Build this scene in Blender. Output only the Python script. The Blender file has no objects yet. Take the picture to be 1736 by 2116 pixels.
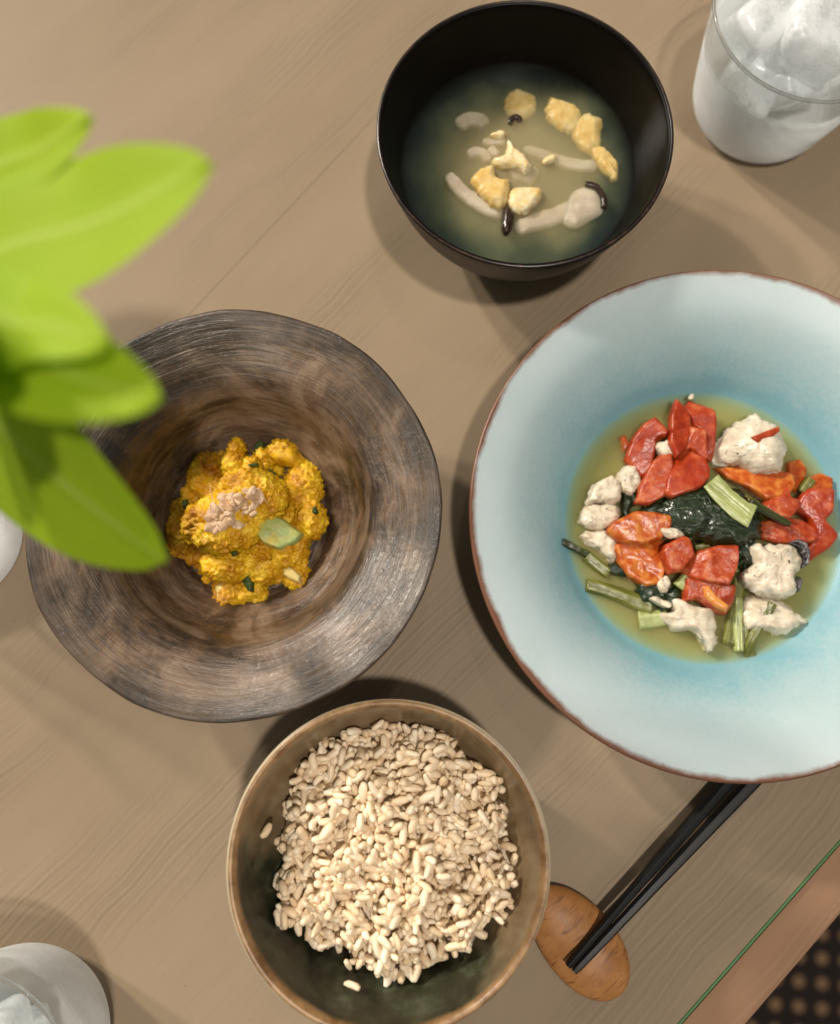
import bpy, bmesh, math, random
import numpy as np
from mathutils import Vector, Matrix, Euler, noise
R = math.radians
rnd = random.Random(7)

# ------------------------------------------------------------------ camera
CAM_H, TILT, FOC = 0.40, R(10), 1645.0        # metres, downward view leaning forward, focal length in picture units (height 2116)
S = bpy.context.scene
COL = S.collection
cam_d = bpy.data.cameras.new('camera')
cam = bpy.data.objects.new('camera', cam_d); COL.objects.link(cam)
cam.location = (0, 0, CAM_H); cam.rotation_euler = (TILT, 0, 0)
cam_d.sensor_fit = 'VERTICAL'; cam_d.sensor_height = 24.0; cam_d.lens = 24.0*FOC/2116
cam_d.clip_start = 0.01; cam_d.clip_end = 50
cam_d.dof.use_dof = True; cam_d.dof.focus_distance = 0.352; cam_d.dof.aperture_fstop = 2.5
S.camera = cam

# ------------------------------------------------------------------ light of the room
W = bpy.data.worlds.new('World'); S.world = W; W.use_nodes = True
bg = W.node_tree.nodes['Background']; bg.inputs[0].default_value = (1.0, 0.95, 0.88, 1); bg.inputs[1].default_value = 0.15

def lamp(name, loc, target, power, size, color, shape='DISK', sizey=None):
    d = bpy.data.lights.new(name, 'AREA'); d.energy = power; d.size = size; d.color = color; d.shape = shape
    if sizey: d.size_y = sizey
    o = bpy.data.objects.new(name, d); COL.objects.link(o); o.location = loc
    o.rotation_euler = (Vector(target)-Vector(loc)).to_track_quat('-Z', 'Y').to_euler()
    return o
lamp('pendant_light', (0.12, 0.60, 1.45), (0.06, 0.05, 0), 0.9, 0.07, (1.0, 0.92, 0.80))
lamp('spot_light', (-3.30, 3.10, 3.15), (0.0, -0.02, 0), 138, 0.30, (1.0, 0.92, 0.80))
lamp('spot_light', (-4.20, 2.90, 3.15), (0.0, -0.02, 0), 138, 0.30, (1.0, 0.92, 0.80))
lamp('window_light', (-4.6, 3.9, 3.2), (0, 0.05, 0), 62, 2.9, (1.0, 0.97, 0.92), 'RECTANGLE', 3.2)
lamp('ceiling_light', (0.28, -0.25, 2.1), (0.1, -0.1, 0), 22, 0.12, (1.0, 0.92, 0.82))

S.view_settings.view_transform = 'Standard'; S.view_settings.look = 'None'
S.view_settings.exposure = 0.34; S.view_settings.gamma = 1.0
S.render.engine = 'CYCLES'
cy = S.cycles
cy.use_denoising = True
cy.max_bounces = 8; cy.transparent_max_bounces = 24; cy.transmission_bounces = 10; cy.volume_bounces = 2
cy.caustics_reflective = False; cy.caustics_refractive = False; cy.sample_clamp_indirect = 6

# ------------------------------------------------------------------ helpers
CT, ST = math.cos(TILT), math.sin(TILT)
def P(u, v, z=0.0):
    """point at height z seen at (u, v) of the 1736x2116 layout sheet"""
    x = (u-868)/FOC; y = -(v-1058)/FOC
    d = (x, y*CT+ST, y*ST-CT); k = (z-CAM_H)/d[2]
    return Vector((d[0]*k, d[1]*k, z))
def sheet(scale, ox, oy):
    return lambda x, y: (ox+x*scale, oy+y*scale)
PL = sheet(.3429, 1140.8, 793.6)    # plate
SO = sheet(.4048, 744.0, 0.0)       # soup
PU = sheet(.2286, 314.1, 868.0)     # pumpkin
LE = sheet(.4883, 0.0, 206.7)       # leaves
CH = sheet(.3811, 1074.7, 1570.7)   # chopsticks

def link(name, me, mat=None, parent=None, loc=None, rot=None, smooth=True):
    o = bpy.data.objects.new(name, me); COL.objects.link(o)
    if mat and not me.materials: me.materials.append(mat)
    if smooth: me.shade_smooth()
    if parent: o.parent = parent
    if loc is not None: o.location = loc
    if rot is not None: o.rotation_euler = rot
    return o
def empty(name, loc=(0, 0, 0), rot=(0, 0, 0)):
    o = bpy.data.objects.new(name, None); COL.objects.link(o); o.location = loc; o.rotation_euler = rot
    o.empty_display_size = .01
    return o
def tag(o, label, cat, group=None, kind=None):
    o['label'] = label
    if cat: o['category'] = cat
    if group: o['group'] = group
    if kind: o['kind'] = kind
    return o
def mesh(verts, faces):
    me = bpy.data.meshes.new('m'); me.from_pydata([tuple(v) for v in verts], [], faces); me.update(); return me
def fbm(v, octs=4):
    a, s, t = 1.0, 0.0, 0.0
    for i in range(octs):
        s += a*noise.noise(v); t += a; a *= .5; v = v*2.03+Vector((7.1, 3.3, 1.7))
    return s/t
def catmull(pts, n, closed=True):
    out = []; m = len(pts); segs = m if closed else m-1
    for i in range(segs):
        if closed: a, b, c, d = pts[(i-1) % m], pts[i], pts[(i+1) % m], pts[(i+2) % m]
        else: a, b, c, d = pts[max(i-1, 0)], pts[i], pts[i+1], pts[min(i+2, m-1)]
        for k in range(n):
            t = k/n
            out.append(tuple(.5*((2*b[j])+(-a[j]+c[j])*t+(2*a[j]-5*b[j]+4*c[j]-d[j])*t*t+(-a[j]+3*b[j]-3*c[j]+d[j])*t**3) for j in range(len(b))))
    if not closed: out.append(tuple(pts[-1]))
    return out
def lathe(profile, seg=128, wob=None, closed=False, ends=True):
    """profile (r, z) from the axis outwards; wob(angle, r, z) -> (r, z)"""
    V, Fc = [], []
    n = len(profile)
    for (r, z) in profile:
        for k in range(seg):
            a = 2*math.pi*k/seg
            rr, zz = (r, z) if wob is None else wob(a, r, z)
            V.append((rr*math.cos(a), rr*math.sin(a), zz))
    for i in range(n-1 if not closed else n):
        j = (i+1) % n
        for k in range(seg):
            k2 = (k+1) % seg
            Fc.append((i*seg+k, i*seg+k2, j*seg+k2, j*seg+k))
    if ends and not closed:
        Fc.append(tuple(range(seg))[::-1]); Fc.append(tuple((n-1)*seg+k for k in range(seg)))
    me = mesh(V, Fc)
    bm = bmesh.new(); bm.from_mesh(me); bmesh.ops.recalc_face_normals(bm, faces=bm.faces); bm.to_mesh(me); bm.free()
    return me

# ------------------------------------------------------------------ materials
class NT:
    def __init__(s, name):
        s.m = bpy.data.materials.new(name); s.m.use_nodes = True; s.t = s.m.node_tree; s.n = s.t.nodes
        s.p = s.n['Principled BSDF']; s.out = s.n['Material Output']; s._tc = None
    def node(s, typ, **kw):
        o = s.n.new(typ)
        for k, v in kw.items(): setattr(o, k, v)
        return o
    def l(s, a, b): s.t.links.new(a, b)
    def tc(s, kind='Object'):
        if not s._tc: s._tc = s.node('ShaderNodeTexCoord')
        return s._tc.outputs[kind]
    def mapping(s, scale=(1, 1, 1), rot=(0, 0, 0), kind='Object', loc=(0, 0, 0)):
        m = s.node('ShaderNodeMapping'); s.l(s.tc(kind), m.inputs[0])
        m.inputs['Scale'].default_value = scale; m.inputs['Rotation'].default_value = rot; m.inputs['Location'].default_value = loc
        return m.outputs[0]
    def noise(s, scale, detail=4, rough=.55, vec=None, dist=0.0):
        q = s.node('ShaderNodeTexNoise'); q.inputs['Scale'].default_value = scale; q.inputs['Detail'].default_value = detail
        q.inputs['Roughness'].default_value = rough; q.inputs['Distortion'].default_value = dist
        s.l(vec if vec is not None else s.tc(), q.inputs['Vector']); return q.outputs['Fac']
    def ramp(s, fac, stops, interp='LINEAR'):
        q = s.node('ShaderNodeValToRGB'); q.color_ramp.interpolation = interp
        el = q.color_ramp.elements
        while len(el) < len(stops): el.new(.5)
        for e, (pos, c) in zip(el, stops): e.position = pos; e.color = (*c, 1) if len(c) == 3 else c
        s.l(fac, q.inputs[0]); return q.outputs[0]
    def gray(s, fac, a, b):
        q = s.node('ShaderNodeMapRange'); q.inputs[1].default_value = a; q.inputs[2].default_value = b; s.l(fac, q.inputs[0]); return q.outputs[0]
    def math(s, op, a, b=None):
        q = s.node('ShaderNodeMath', operation=op)
        for i, x in enumerate((a, b)):
            if x is None: continue
            if isinstance(x, (int, float)): q.inputs[i].default_value = x
            else: s.l(x, q.inputs[i])
        return q.outputs[0]
    def mix(s, fac, a, b, blend='MIX'):
        q = s.node('ShaderNodeMix', data_type='RGBA', blend_type=blend)
        for i, x in ((0, fac), (6, a), (7, b)):
            if isinstance(x, (int, float)): q.inputs[i].default_value = x
            elif isinstance(x, tuple): q.inputs[i].default_value = (*x, 1)
            else: s.l(x, q.inputs[i])
        return q.outputs[2]
    def bump(s, h, strength, dist, prev=None):
        q = s.node('ShaderNodeBump'); q.inputs['Strength'].default_value = strength; q.inputs['Distance'].default_value = dist
        s.l(h, q.inputs['Height'])
        if prev is not None: s.l(prev, q.inputs['Normal'])
        return q.outputs[0]
    def set(s, **kw):
        for k, v in kw.items():
            i = s.p.inputs[k.replace('_', ' ')]
            if isinstance(v, (int, float)): i.default_value = v
            elif isinstance(v, tuple): i.default_value = v if len(v) != 3 or i.type == 'VECTOR' else (*v, 1)
            else: s.l(v, i)
        return s.m
def food(name, stops, scale, rough=.35, bump=(900, .4, .0004), sss=.25, rad=(.004, .002, .001), coat=.0, detail=5, rnd_island=None, spec=.4):
    t = NT(name)
    f = t.noise(scale, detail, .6)
    c = t.ramp(f, stops)
    if rnd_island:
        g = t.node('ShaderNodeNewGeometry'); oi = t.node('ShaderNodeObjectInfo')
        q = t.math('FRACT', t.math('ADD', g.outputs['Random Per Island'], oi.outputs['Random']))
        c = t.mix(1.0, c, t.ramp(q, rnd_island), 'MULTIPLY')
    b = t.bump(t.noise(bump[0], 4), bump[1], bump[2])
    t.set(Base_Color=c, Roughness=rough, Normal=b, Subsurface_Weight=sss, Subsurface_Radius=rad, Coat_Weight=coat, Coat_Roughness=.08, Specular_IOR_Level=spec)
    t.p.inputs['Subsurface Scale'].default_value = 1.0
    return t.m

MAT = {}
# --- table wood (grain runs along local x)
def table_mat(name, c0, c1, c2):
    t = NT(name)
    wv = t.noise(1.0, 3, .5, t.mapping((9, 14, 1)))
    sp0 = t.node('ShaderNodeSeparateXYZ'); t.l(t.tc(), sp0.inputs[0])
    yy = t.math('ADD', sp0.outputs[1], t.math('MULTIPLY', wv, .022))
    yy = t.math('ADD', yy, t.math('MULTIPLY', t.noise(1.0, 2, .5, t.mapping((60, 60, 1))), .0012))
    st = t.math('ADD', t.math('MULTIPLY', t.math('SINE', t.math('MULTIPLY', yy, 1550.0)), .5), .5)
    st2 = t.math('ADD', t.math('MULTIPLY', t.math('SINE', t.math('MULTIPLY', yy, 2480.0)), .5), .5)
    st = t.math('MULTIPLY', t.math('ADD', st, st2), .5)
    patch = t.ramp(t.noise(1.0, 3, .5, t.mapping((5.0, 26, 1), loc=(.3, 1.2, 0))), [(.50, (0, 0, 0)), (.66, (1, 1, 1))])
    stp = t.math('MULTIPLY', st, patch)
    blot = t.noise(9, 4, .55, t.mapping((.7, 1.6, 1)))
    c = t.ramp(blot, [(.25, c0), (.5, c1), (.75, c2)])
    c = t.mix(t.math('MULTIPLY', stp, .40), c, tuple(x*.55 for x in c1))
    fine = t.noise(1.0, 3, .6, t.mapping((30, 700, 1)))
    c = t.mix(t.math('MULTIPLY', t.gray(fine, .5, .8), .16), c, tuple(x*.6 for x in c1))
    spk = t.noise(300, 2, .6, t.mapping((1, 1.6, 1)))
    c = t.mix(t.math('MULTIPLY', t.gray(spk, .70, .78), .5), c, tuple(x*.45 for x in c1))
    h = t.math('ADD', t.math('MULTIPLY', stp, -1.0), t.math('MULTIPLY', t.noise(900, 3), .10))
    t.set(Base_Color=c, Roughness=t.math('ADD', t.math('MULTIPLY', blot, .2), .38), Normal=t.bump(h, .20, .0006), Specular_IOR_Level=.12)
    return t.m
MAT['table'] = table_mat('taupe_wood', (.250, .187, .123), (.278, .209, .138), (.305, .232, .156))
MAT['table_side'] = table_mat('pinkish_wood', (.27, .150, .086), (.32, .185, .110), (.36, .215, .13))
t = NT('green_edge'); MAT['green'] = t.set(Base_Color=(.06, .20, .06), Roughness=.4)
# --- carpet: dark with a lattice of pale dots
t = NT('carpet')
mp = t.mapping((1/.030, 1/.030, 1), (0, 0, R(5)))
sx = t.node('ShaderNodeSeparateXYZ'); t.l(mp, sx.inputs[0])
def tri(a): return t.math('ABSOLUTE', t.math('SUBTRACT', t.math('FRACT', a), .5))
dx, dy = tri(sx.outputs[0]), tri(sx.outputs[1])
dd = t.math('SQRT', t.math('ADD', t.math('POWER', dx, 2.0), t.math('POWER', dy, 2.0)))
dot = t.ramp(dd, [(.20, (1, 1, 1)), (.27, (0, 0, 0))])
fz = t.noise(700, 3)
MAT['carpet'] = t.set(Base_Color=t.mix(dot, (.018, .010, .008), t.ramp(fz, [(.3, (.22, .12, .055)), (.7, (.38, .23, .12))])), Roughness=.95, Normal=t.bump(fz, .6, .004))
# --- black lacquer
t = NT('black_lacquer')
MAT['lacquer'] = t.set(Base_Color=t.ramp(t.noise(30, 4), [(.3, (.0026, .0019, .0015)), (.7, (.0045, .0032, .0025))]), Roughness=.34, Normal=t.bump(t.noise(600, 3), .05, .0004), Specular_IOR_Level=.13)
t = NT('worn_rim'); MAT['worn_rim'] = t.set(Base_Color=t.ramp(t.noise(220, 4), [(.45, (.008, .005, .004)), (.75, (.06, .028, .016))]), Roughness=.3)
# --- brown burnished pottery: throwing marks run round the axis
t = NT('brown_pottery')
sep = t.node('ShaderNodeSeparateXYZ'); t.l(t.tc(), sep.inputs[0])
rad = t.math('SQRT', t.math('ADD', t.math('POWER', sep.outputs[0], 2.0), t.math('POWER', sep.outputs[1], 2.0)))
ang = t.math('ARCTAN2', sep.outputs[1], sep.outputs[0])
cmb = t.node('ShaderNodeCombineXYZ')
t.l(t.math('MULTIPLY', rad, 1.0), cmb.inputs[0]); t.l(t.math('MULTIPLY', t.math('SINE', ang), .035), cmb.inputs[1]); t.l(t.math('MULTIPLY', t.math('COSINE', ang), .035), cmb.inputs[2])
def pv(sc):
    m = t.node('ShaderNodeMapping'); t.l(cmb.outputs[0], m.inputs[0]); m.inputs['Scale'].default_value = sc; return m.outputs[0]
ring = t.noise(1.0, 5, .65, pv((520, 70, 70)), .5)
ring2 = t.noise(1.0, 4, .6, pv((150, 42, 42)), 1.0)
blot = t.noise(24, 5, .66, None, 1.2)
c = t.ramp(blot, [(.34, (.010, .006, .004)), (.43, (.038, .020, .010)), (.53, (.100, .056, .030)), (.64, (.200, .130, .082))])
c = t.mix(t.math('MULTIPLY', t.gray(ring2, .46, .70), .6), c, (.230, .160, .110))
c = t.mix(t.math('MULTIPLY', t.gray(ring, .52, .66), .65), c, (.018, .011, .007))
spk = t.gray(t.noise(850, 2, .5), .69, .74)
c = t.mix(t.math('MULTIPLY', spk, .4), c, (.36, .31, .25))
rimd = t.gray(t.math('ADD', rad, t.math('MULTIPLY', t.math('SUBTRACT', t.noise(40, 4), .5), .03)), .076, .088)
c = t.mix(t.math('MULTIPLY', rimd, .6), c, (.020, .012, .007))
h = t.math('ADD', ring, t.math('MULTIPLY', ring2, .6))
h = t.math('ADD', h, t.math('MULTIPLY', t.noise(300, 4), .35))
MAT['pottery'] = t.set(Base_Color=c, Roughness=t.gray(ring, -.28, 1.75), Normal=t.bump(h, .60, .0012), Specular_IOR_Level=.85)
# --- pale blue glaze
t = NT('blue_glaze')
sep = t.node('ShaderNodeSeparateXYZ'); t.l(t.tc(), sep.inputs[0])
rad = t.math('SQRT', t.math('ADD', t.math('POWER', sep.outputs[0], 2.0), t.math('POWER', sep.outputs[1], 2.0)))
wob = t.math('ADD', rad, t.math('MULTIPLY', t.math('SUBTRACT', t.noise(26, 5, .6), .5), .022))
wob = t.math('ADD', wob, t.math('MULTIPLY', t.math('SUBTRACT', t.noise(480, 4, .75), .5), .022))
c = t.ramp(t.gray(wob, .06, .12), [(0, (.14, .33, .40)), (.20, (.19, .37, .43)), (.38, (.31, .44, .47)), (.58, (.40, .50, .52)), (.85, (.45, .53, .545)), (1.0, (.45, .50, .51))])
sw = t.noise(18, 4, .55, t.mapping((1, 1, 1)), 1.5)
c = t.mix(t.math('MULTIPLY', t.gray(sw, .5, .75), .35), c, (.36, .46, .44))
rw = t.math('ADD', rad, t.math('MULTIPLY', t.math('SUBTRACT', t.noise(60, 4, .6), .5), .0045))
c = t.mix(t.gray(rw, .1128, .1150), c, (.16, .070, .040))
MAT['glaze'] = t.set(Base_Color=c, Roughness=.42, Normal=t.bump(t.noise(60, 3), .06, .002), Specular_IOR_Level=.35)
# --- rice bowl: tan / dark green glaze
t = NT('tan_green_glaze')
sep = t.node('ShaderNodeSeparateXYZ'); t.l(t.tc(), sep.inputs[0])
x, y, z = sep.outputs
side = t.math('ADD', t.math('MULTIPLY', x, -.40), t.math('MULTIPLY', y, -.92))       # the dipped half: towards -y
side = t.math('ADD', side, t.math('MULTIPLY', t.math('SUBTRACT', t.noise(45, 5, .6), .5), .05))
dark = t.ramp(t.noise(60, 5, .65), [(.35, (.010, .010, .006)), (.55, (.030, .032, .016)), (.72, (.075, .095, .055))])
tan = t.ramp(t.noise(50, 5, .6), [(.3, (.19, .125, .062)), (.5, (.265, .19, .105)), (.72, (.33, .265, .17))])
c = t.mix(t.gray(side, .005, .030), tan, dark)
rimz = t.math('ADD', z, t.math('MULTIPLY', t.math('SUBTRACT', t.noise(90, 4), .5), .003))
c = t.mix(t.gray(t.math('SQRT', t.math('ADD', t.math('POWER', x, 2.0), t.math('POWER', y, 2.0))), .0632, .0637), c, (.50, .42, .29))
c = t.mix(t.math('MULTIPLY', t.math('MULTIPLY', t.gray(rimz, .0615, .0640), .9), t.math('SUBTRACT', 1.0, t.gray(t.math('SQRT', t.math('ADD', t.math('POWER', x, 2.0), t.math('POWER', y, 2.0))), .0630, .0635))), c, t.ramp(t.noise(130, 4, .6), [(.35, (.16, .075, .025)), (.65, (.38, .22, .095))]))
MAT['rice_bowl'] = t.set(Base_Color=c, Roughness=.36, Normal=t.bump(t.noise(170, 4), .16, .0012), Coat_Weight=.05, Coat_Roughness=.2)
t = NT('cream_glaze')
MAT['cream'] = t.set(Base_Color=t.ramp(t.noise(70, 4), [(.35, (.42, .34, .22)), (.7, (.58, .51, .38))]), Roughness=.25, Normal=t.bump(t.noise(170, 4), .1, .001))
# --- chopsticks, rest
t = NT('black_wood'); MAT['chop'] = t.set(Base_Color=t.ramp(t.noise(1, 3, .5, t.mapping((40, 900, 900))), [(.3, (.006, .006, .006)), (.75, (.012, .012, .011))]), Specular_IOR_Level=.22, Roughness=.42, Normal=t.bump(t.noise(1, 3, .5, t.mapping((60, 1500, 1500))), .25, .0004))
t = NT('oiled_wood')
g1 = t.noise(1, 5, .6, t.mapping((500, 75, 300), (0, 0, R(18))), .6)
MAT['rest'] = t.set(Base_Color=t.mix(t.gray(g1, .56, .74), t.ramp(t.noise(90, 4), [(.3, (.29, .115, .028)), (.7, (.45, .20, .062))]), (.13, .042, .010)), Roughness=.5, Normal=t.bump(g1, .4, .0005))
# --- food
MAT['tomato'] = food('tomato_flesh', [(.28, (.22, .018, .004)), (.50, (.38, .052, .012)), (.66, (.50, .15, .06))], 190, .28, (520, .45, .0009), .15)
MAT['tomato_skin'] = food('tomato_skin', [(.3, (.22, .016, .004)), (.5, (.34, .036, .008)), (.70, (.46, .10, .035))], 150, .28, (420, .35, .0008), .1)
MAT['tomato_orange'] = food('tomato_orange', [(.28, (.27, .030, .005)), (.47, (.42, .080, .012)), (.64, (.56, .20, .035))], 210, .26, (300, .35, .001), .15)
MAT['tomato_core'] = food('tomato_core', [(.3, (.60, .16, .03)), (.6, (.68, .33, .08)), (.8, (.72, .48, .2))], 150, .25, (420, .3, .0008), .3)
def fish_mat(name, specks):
    t = NT(name)
    c = t.ramp(t.noise(120, 5, .6), [(.3, (.50, .41, .29)), (.55, (.68, .60, .47)), (.75, (.76, .70, .57))])
    s = t.math('MULTIPLY', t.gray(t.noise(620, 3, .6), .60, .66), t.gray(t.noise(90, 3, .6), specks-.08, specks+.04))
    c = t.mix(s, c, (.030, .022, .018))
    b = t.bump(t.noise(300, 3, .55), .25, .0010, t.bump(t.noise(1, 3, .5, t.mapping((70, 240, 120), (0, 0, .7)), 1.0), .5, .002))
    t.set(Base_Color=c, Roughness=.33, Normal=b, Subsurface_Weight=.45, Subsurface_Radius=(.003, .002, .0015), Subsurface_Scale=1.0)
    return t.m
MAT['fish'] = fish_mat('white_fish', .50)
MAT['fish_plain'] = fish_mat('white_fish_plain', .62)
t = NT('fish_skin'); MAT['fish_skin'] = t.set(Base_Color=t.ramp(t.noise(500, 4), [(.4, (.035, .032, .036)), (.7, (.22, .20, .19))]), Roughness=.3, Normal=t.bump(t.noise(500, 4), .4, .0006))
t = NT('spinach'); vn = t.noise(1, 4, .6, t.mapping((90, 420, 200), (0, 0, .5)), 1.2)
MAT['spinach'] = t.set(Base_Color=t.ramp(vn, [(.3, (.0035, .008, .002)), (.6, (.012, .026, .005)), (.8, (.04, .065, .012))]), Roughness=.18, Normal=t.bump(vn, .8, .0016), Coat_Weight=.3, Coat_Roughness=.1)
def stem_mat(name, a, b, c3):
    t = NT(name); g = t.noise(1, 3, .5, t.mapping((60, 900, 300)))
    return t.set(Base_Color=t.ramp(g, [(.3, a), (.55, b), (.75, c3)]), Roughness=.28, Normal=t.bump(g, .5, .0008), Subsurface_Weight=.2, Subsurface_Radius=(.002, .002, .001), Subsurface_Scale=1.0)
MAT['stem'] = stem_mat('green_stem', (.07, .075, .010), (.135, .140, .024), (.21, .21, .045))
MAT['stem_pale'] = stem_mat('pale_stem', (.22, .25, .075), (.34, .38, .14), (.48, .50, .22))
MAT['stem_dark'] = stem_mat('dark_stem', (.012, .016, .003), (.03, .036, .006), (.06, .07, .012))
MAT['egg'] = food('cooked_egg', [(.28, (.62, .40, .12)), (.48, (.70, .57, .30)), (.68, (.76, .69, .52))], 170, .32, (520, .5, .001), .3)
MAT['egg_yellow'] = food('egg_yellow', [(.3, (.60, .36, .08)), (.55, (.68, .50, .20)), (.75, (.72, .60, .34))], 130, .35, (420, .4, .001), .3)
MAT['mush'] = food('mushroom_flesh', [(.3, (.42, .34, .25)), (.6, (.56, .48, .38)), (.8, (.64, .57, .48))], 120, .35, (300, .3, .0008), .3)
MAT['mush_dark'] = food('mushroom_cap', [(.3, (.010, .006, .004)), (.7, (.045, .024, .014))], 200, .22, (400, .3, .0006), .0)
MAT['pumpkin'] = food('mashed_pumpkin', [(.30, (.36, .13, .003)), (.48, (.60, .31, .006)), (.66, (.80, .53, .025))], 110, .42, (1100, .5, .0006), .12, (.003, .0015, .0005), .0)  # noise colour also mixes in the mash's shaded brown and lit yellow tones
MAT['pumpkin_green'] = food('pumpkin_rind_flesh', [(.3, (.55, .34, .03)), (.48, (.36, .38, .10)), (.62, (.28, .36, .12)), (.8, (.46, .48, .22))], 90, .42, (500, .5, .0008), .0)
MAT['pumpkin_pale'] = food('pale_pumpkin_cube', [(.3, (.60, .38, .07)), (.55, (.62, .50, .20)), (.75, (.66, .60, .34))], 80, .28, (300, .3, .0006), .25)
MAT['rind'] = food('pumpkin_rind', [(.3, (.012, .022, .006)), (.7, (.07, .10, .018))], 140, .25, (400, .3, .0006), 0)
MAT['nut'] = food('chopped_nut', [(.3, (.50, .32, .19)), (.55, (.74, .54, .37)), (.75, (.84, .68, .50))], 260, .38, (700, .4, .0006), .2, rnd_island=[(0, (.74, .62, .50)), (1, (1, 1, 1))])
RV = [(0, (.86, .78, .66)), (.4, (.96, .91, .84)), (1, (1, 1, 1))]
MAT['rice'] = food('cooked_brown_rice', [(.3, (.80, .63, .44)), (.55, (.92, .79, .61)), (.75, (.95, .86, .72))], 170, .38, (420, .35, .0006), .25, (.0016, .0014, .0011), .0, rnd_island=RV)
# --- leaf
t = NT('leaf')
ln = t.noise(16, 3, .5)
at_ = t.node('ShaderNodeAttribute', attribute_name='across')
vein = t.math('ADD', t.math('MULTIPLY', t.math('SINE', t.math('MULTIPLY', at_.outputs['Fac'], 42.0)), .5), .5)
rib = t.gray(t.math('ABSOLUTE', at_.outputs['Fac']), .10, .03)
lc = t.ramp(ln, [(.3, (.34, .46, .014)), (.7, (.44, .55, .03))])
lc = t.mix(t.math('MULTIPLY', vein, .30), lc, (.17, .27, .006))
lc = t.mix(t.math('MULTIPLY', rib, .6), lc, (.50, .58, .12))
t.set(Base_Color=lc, Roughness=.6, Specular_IOR_Level=.25)
tr = t.node('ShaderNodeBsdfTranslucent'); t.l(t.ramp(ln, [(.3, (.50, .80, .02)), (.7, (.62, .86, .05))]), tr.inputs[0])
mx = t.node('ShaderNodeMixShader'); mx.inputs[0].default_value = .45
t.l(t.p.outputs[0], mx.inputs[1]); t.l(tr.outputs[0], mx.inputs[2]); t.l(mx.outputs[0], t.out.inputs[0]); MAT['leaf'] = t.m
t = NT('plant_stem'); MAT['plant_stem'] = t.set(Base_Color=(.14, .24, .03), Roughness=.5)

# --- glass: thin clear walls, frosted with condensation below
def thin_fresnel(t, ior):
    g = t.node('ShaderNodeNewGeometry'); q = t.node('ShaderNodeMapRange'); t.l(g.outputs['Backfacing'], q.inputs[0])
    q.inputs[3].default_value = ior; q.inputs[4].default_value = 1/ior
    fr = t.node('ShaderNodeFresnel'); t.l(q.outputs[0], fr.inputs[0]); return fr
def glass_mat(name, frost_top):
    t = NT(name); t.n.remove(t.p)
    tp = t.node('ShaderNodeBsdfTransparent'); tp.inputs[0].default_value = (.97, .98, .98, 1)
    gl = t.node('ShaderNodeBsdfGlossy'); gl.inputs['Roughness'].default_value = .03
    fr = thin_fresnel(t, 1.5)
    m1 = t.node('ShaderNodeMixShader'); t.l(fr.outputs[0], m1.inputs[0]); t.l(tp.outputs[0], m1.inputs[1]); t.l(gl.outputs[0], m1.inputs[2])
    df = t.node('ShaderNodeBsdfDiffuse'); df.inputs[0].default_value = (.95, .96, .96, 1)
    tl = t.node('ShaderNodeBsdfTranslucent'); tl.inputs[0].default_value = (.95, .96, .96, 1)
    m2 = t.node('ShaderNodeMixShader'); m2.inputs[0].default_value = .5; t.l(df.outputs[0], m2.inputs[1]); t.l(tl.outputs[0], m2.inputs[2])
    sp = t.node('ShaderNodeSeparateXYZ'); t.l(t.tc(), sp.inputs[0])
    zz = t.math('ADD', sp.outputs[2], t.math('MULTIPLY', t.math('SUBTRACT', t.noise(45, 4), .5), .012))
    q = t.node('ShaderNodeMapRange'); t.l(zz, q.inputs[0]); q.inputs[1].default_value = frost_top-.003; q.inputs[2].default_value = frost_top+.002
    q.inputs[3].default_value = .95; q.inputs[4].default_value = .05
    fac = t.math('MULTIPLY', q.outputs[0], t.gray(t.noise(60, 4), -.5, .62))
    m3 = t.node('ShaderNodeMixShader'); t.l(fac, m3.inputs[0]); t.l(m1.outputs[0], m3.inputs[1]); t.l(m2.outputs[0], m3.inputs[2])
    t.l(m3.outputs[0], t.out.inputs[0]); return t.m
MAT['glass'] = glass_mat('tumbler_glass', .047)
t = NT('glass_rim'); MAT['glass_rim'] = t.set(Base_Color=(1, 1, 1), Roughness=.02, Transmission_Weight=1.0, IOR=1.5)
MAT['vase'] = glass_mat('vase_glass', .02)
def clear_liquid(name, tint, vol_col=None, dens=0, aniso=.2, ab=(1, 1, 1), rough=.12, bumpy=0.0):
    t = NT(name); t.n.remove(t.p)
    tp = t.node('ShaderNodeBsdfTransparent'); tp.inputs[0].default_value = (*tint, 1)
    gl = t.node('ShaderNodeBsdfGlossy'); gl.inputs['Roughness'].default_value = rough
    if bumpy: t.l(t.bump(t.noise(120, 3), bumpy, .002), gl.inputs['Normal'])
    fr = thin_fresnel(t, 1.33)
    m1 = t.node('ShaderNodeMixShader'); t.l(fr.outputs[0], m1.inputs[0]); t.l(tp.outputs[0], m1.inputs[1]); t.l(gl.outputs[0], m1.inputs[2])
    t.l(m1.outputs[0], t.out.inputs[0])
    if dens:
        v = t.node('ShaderNodeVolumePrincipled'); v.inputs['Color'].default_value = (*vol_col, 1); v.inputs['Density'].default_value = dens
        v.inputs['Anisotropy'].default_value = aniso; v.inputs['Absorption Color'].default_value = (*ab, 1)
        t.l(v.outputs[0], t.out.inputs['Volume'])
    return t.m
MAT['water'] = clear_liquid('iced_water', (.97, .985, .99), bumpy=.6)
MAT['soup'] = clear_liquid('clear_soup', (1, 1, 1), (.62, .58, .42), 130, .1, (.34, .38, .24))
t = NT.__new__(NT); t.m = MAT['soup']; t.t = t.m.node_tree; t.n = t.t.nodes; t._tc = None
sp0 = t.node('ShaderNodeSeparateXYZ'); t.l(t.tc(), sp0.inputs[0])
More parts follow.
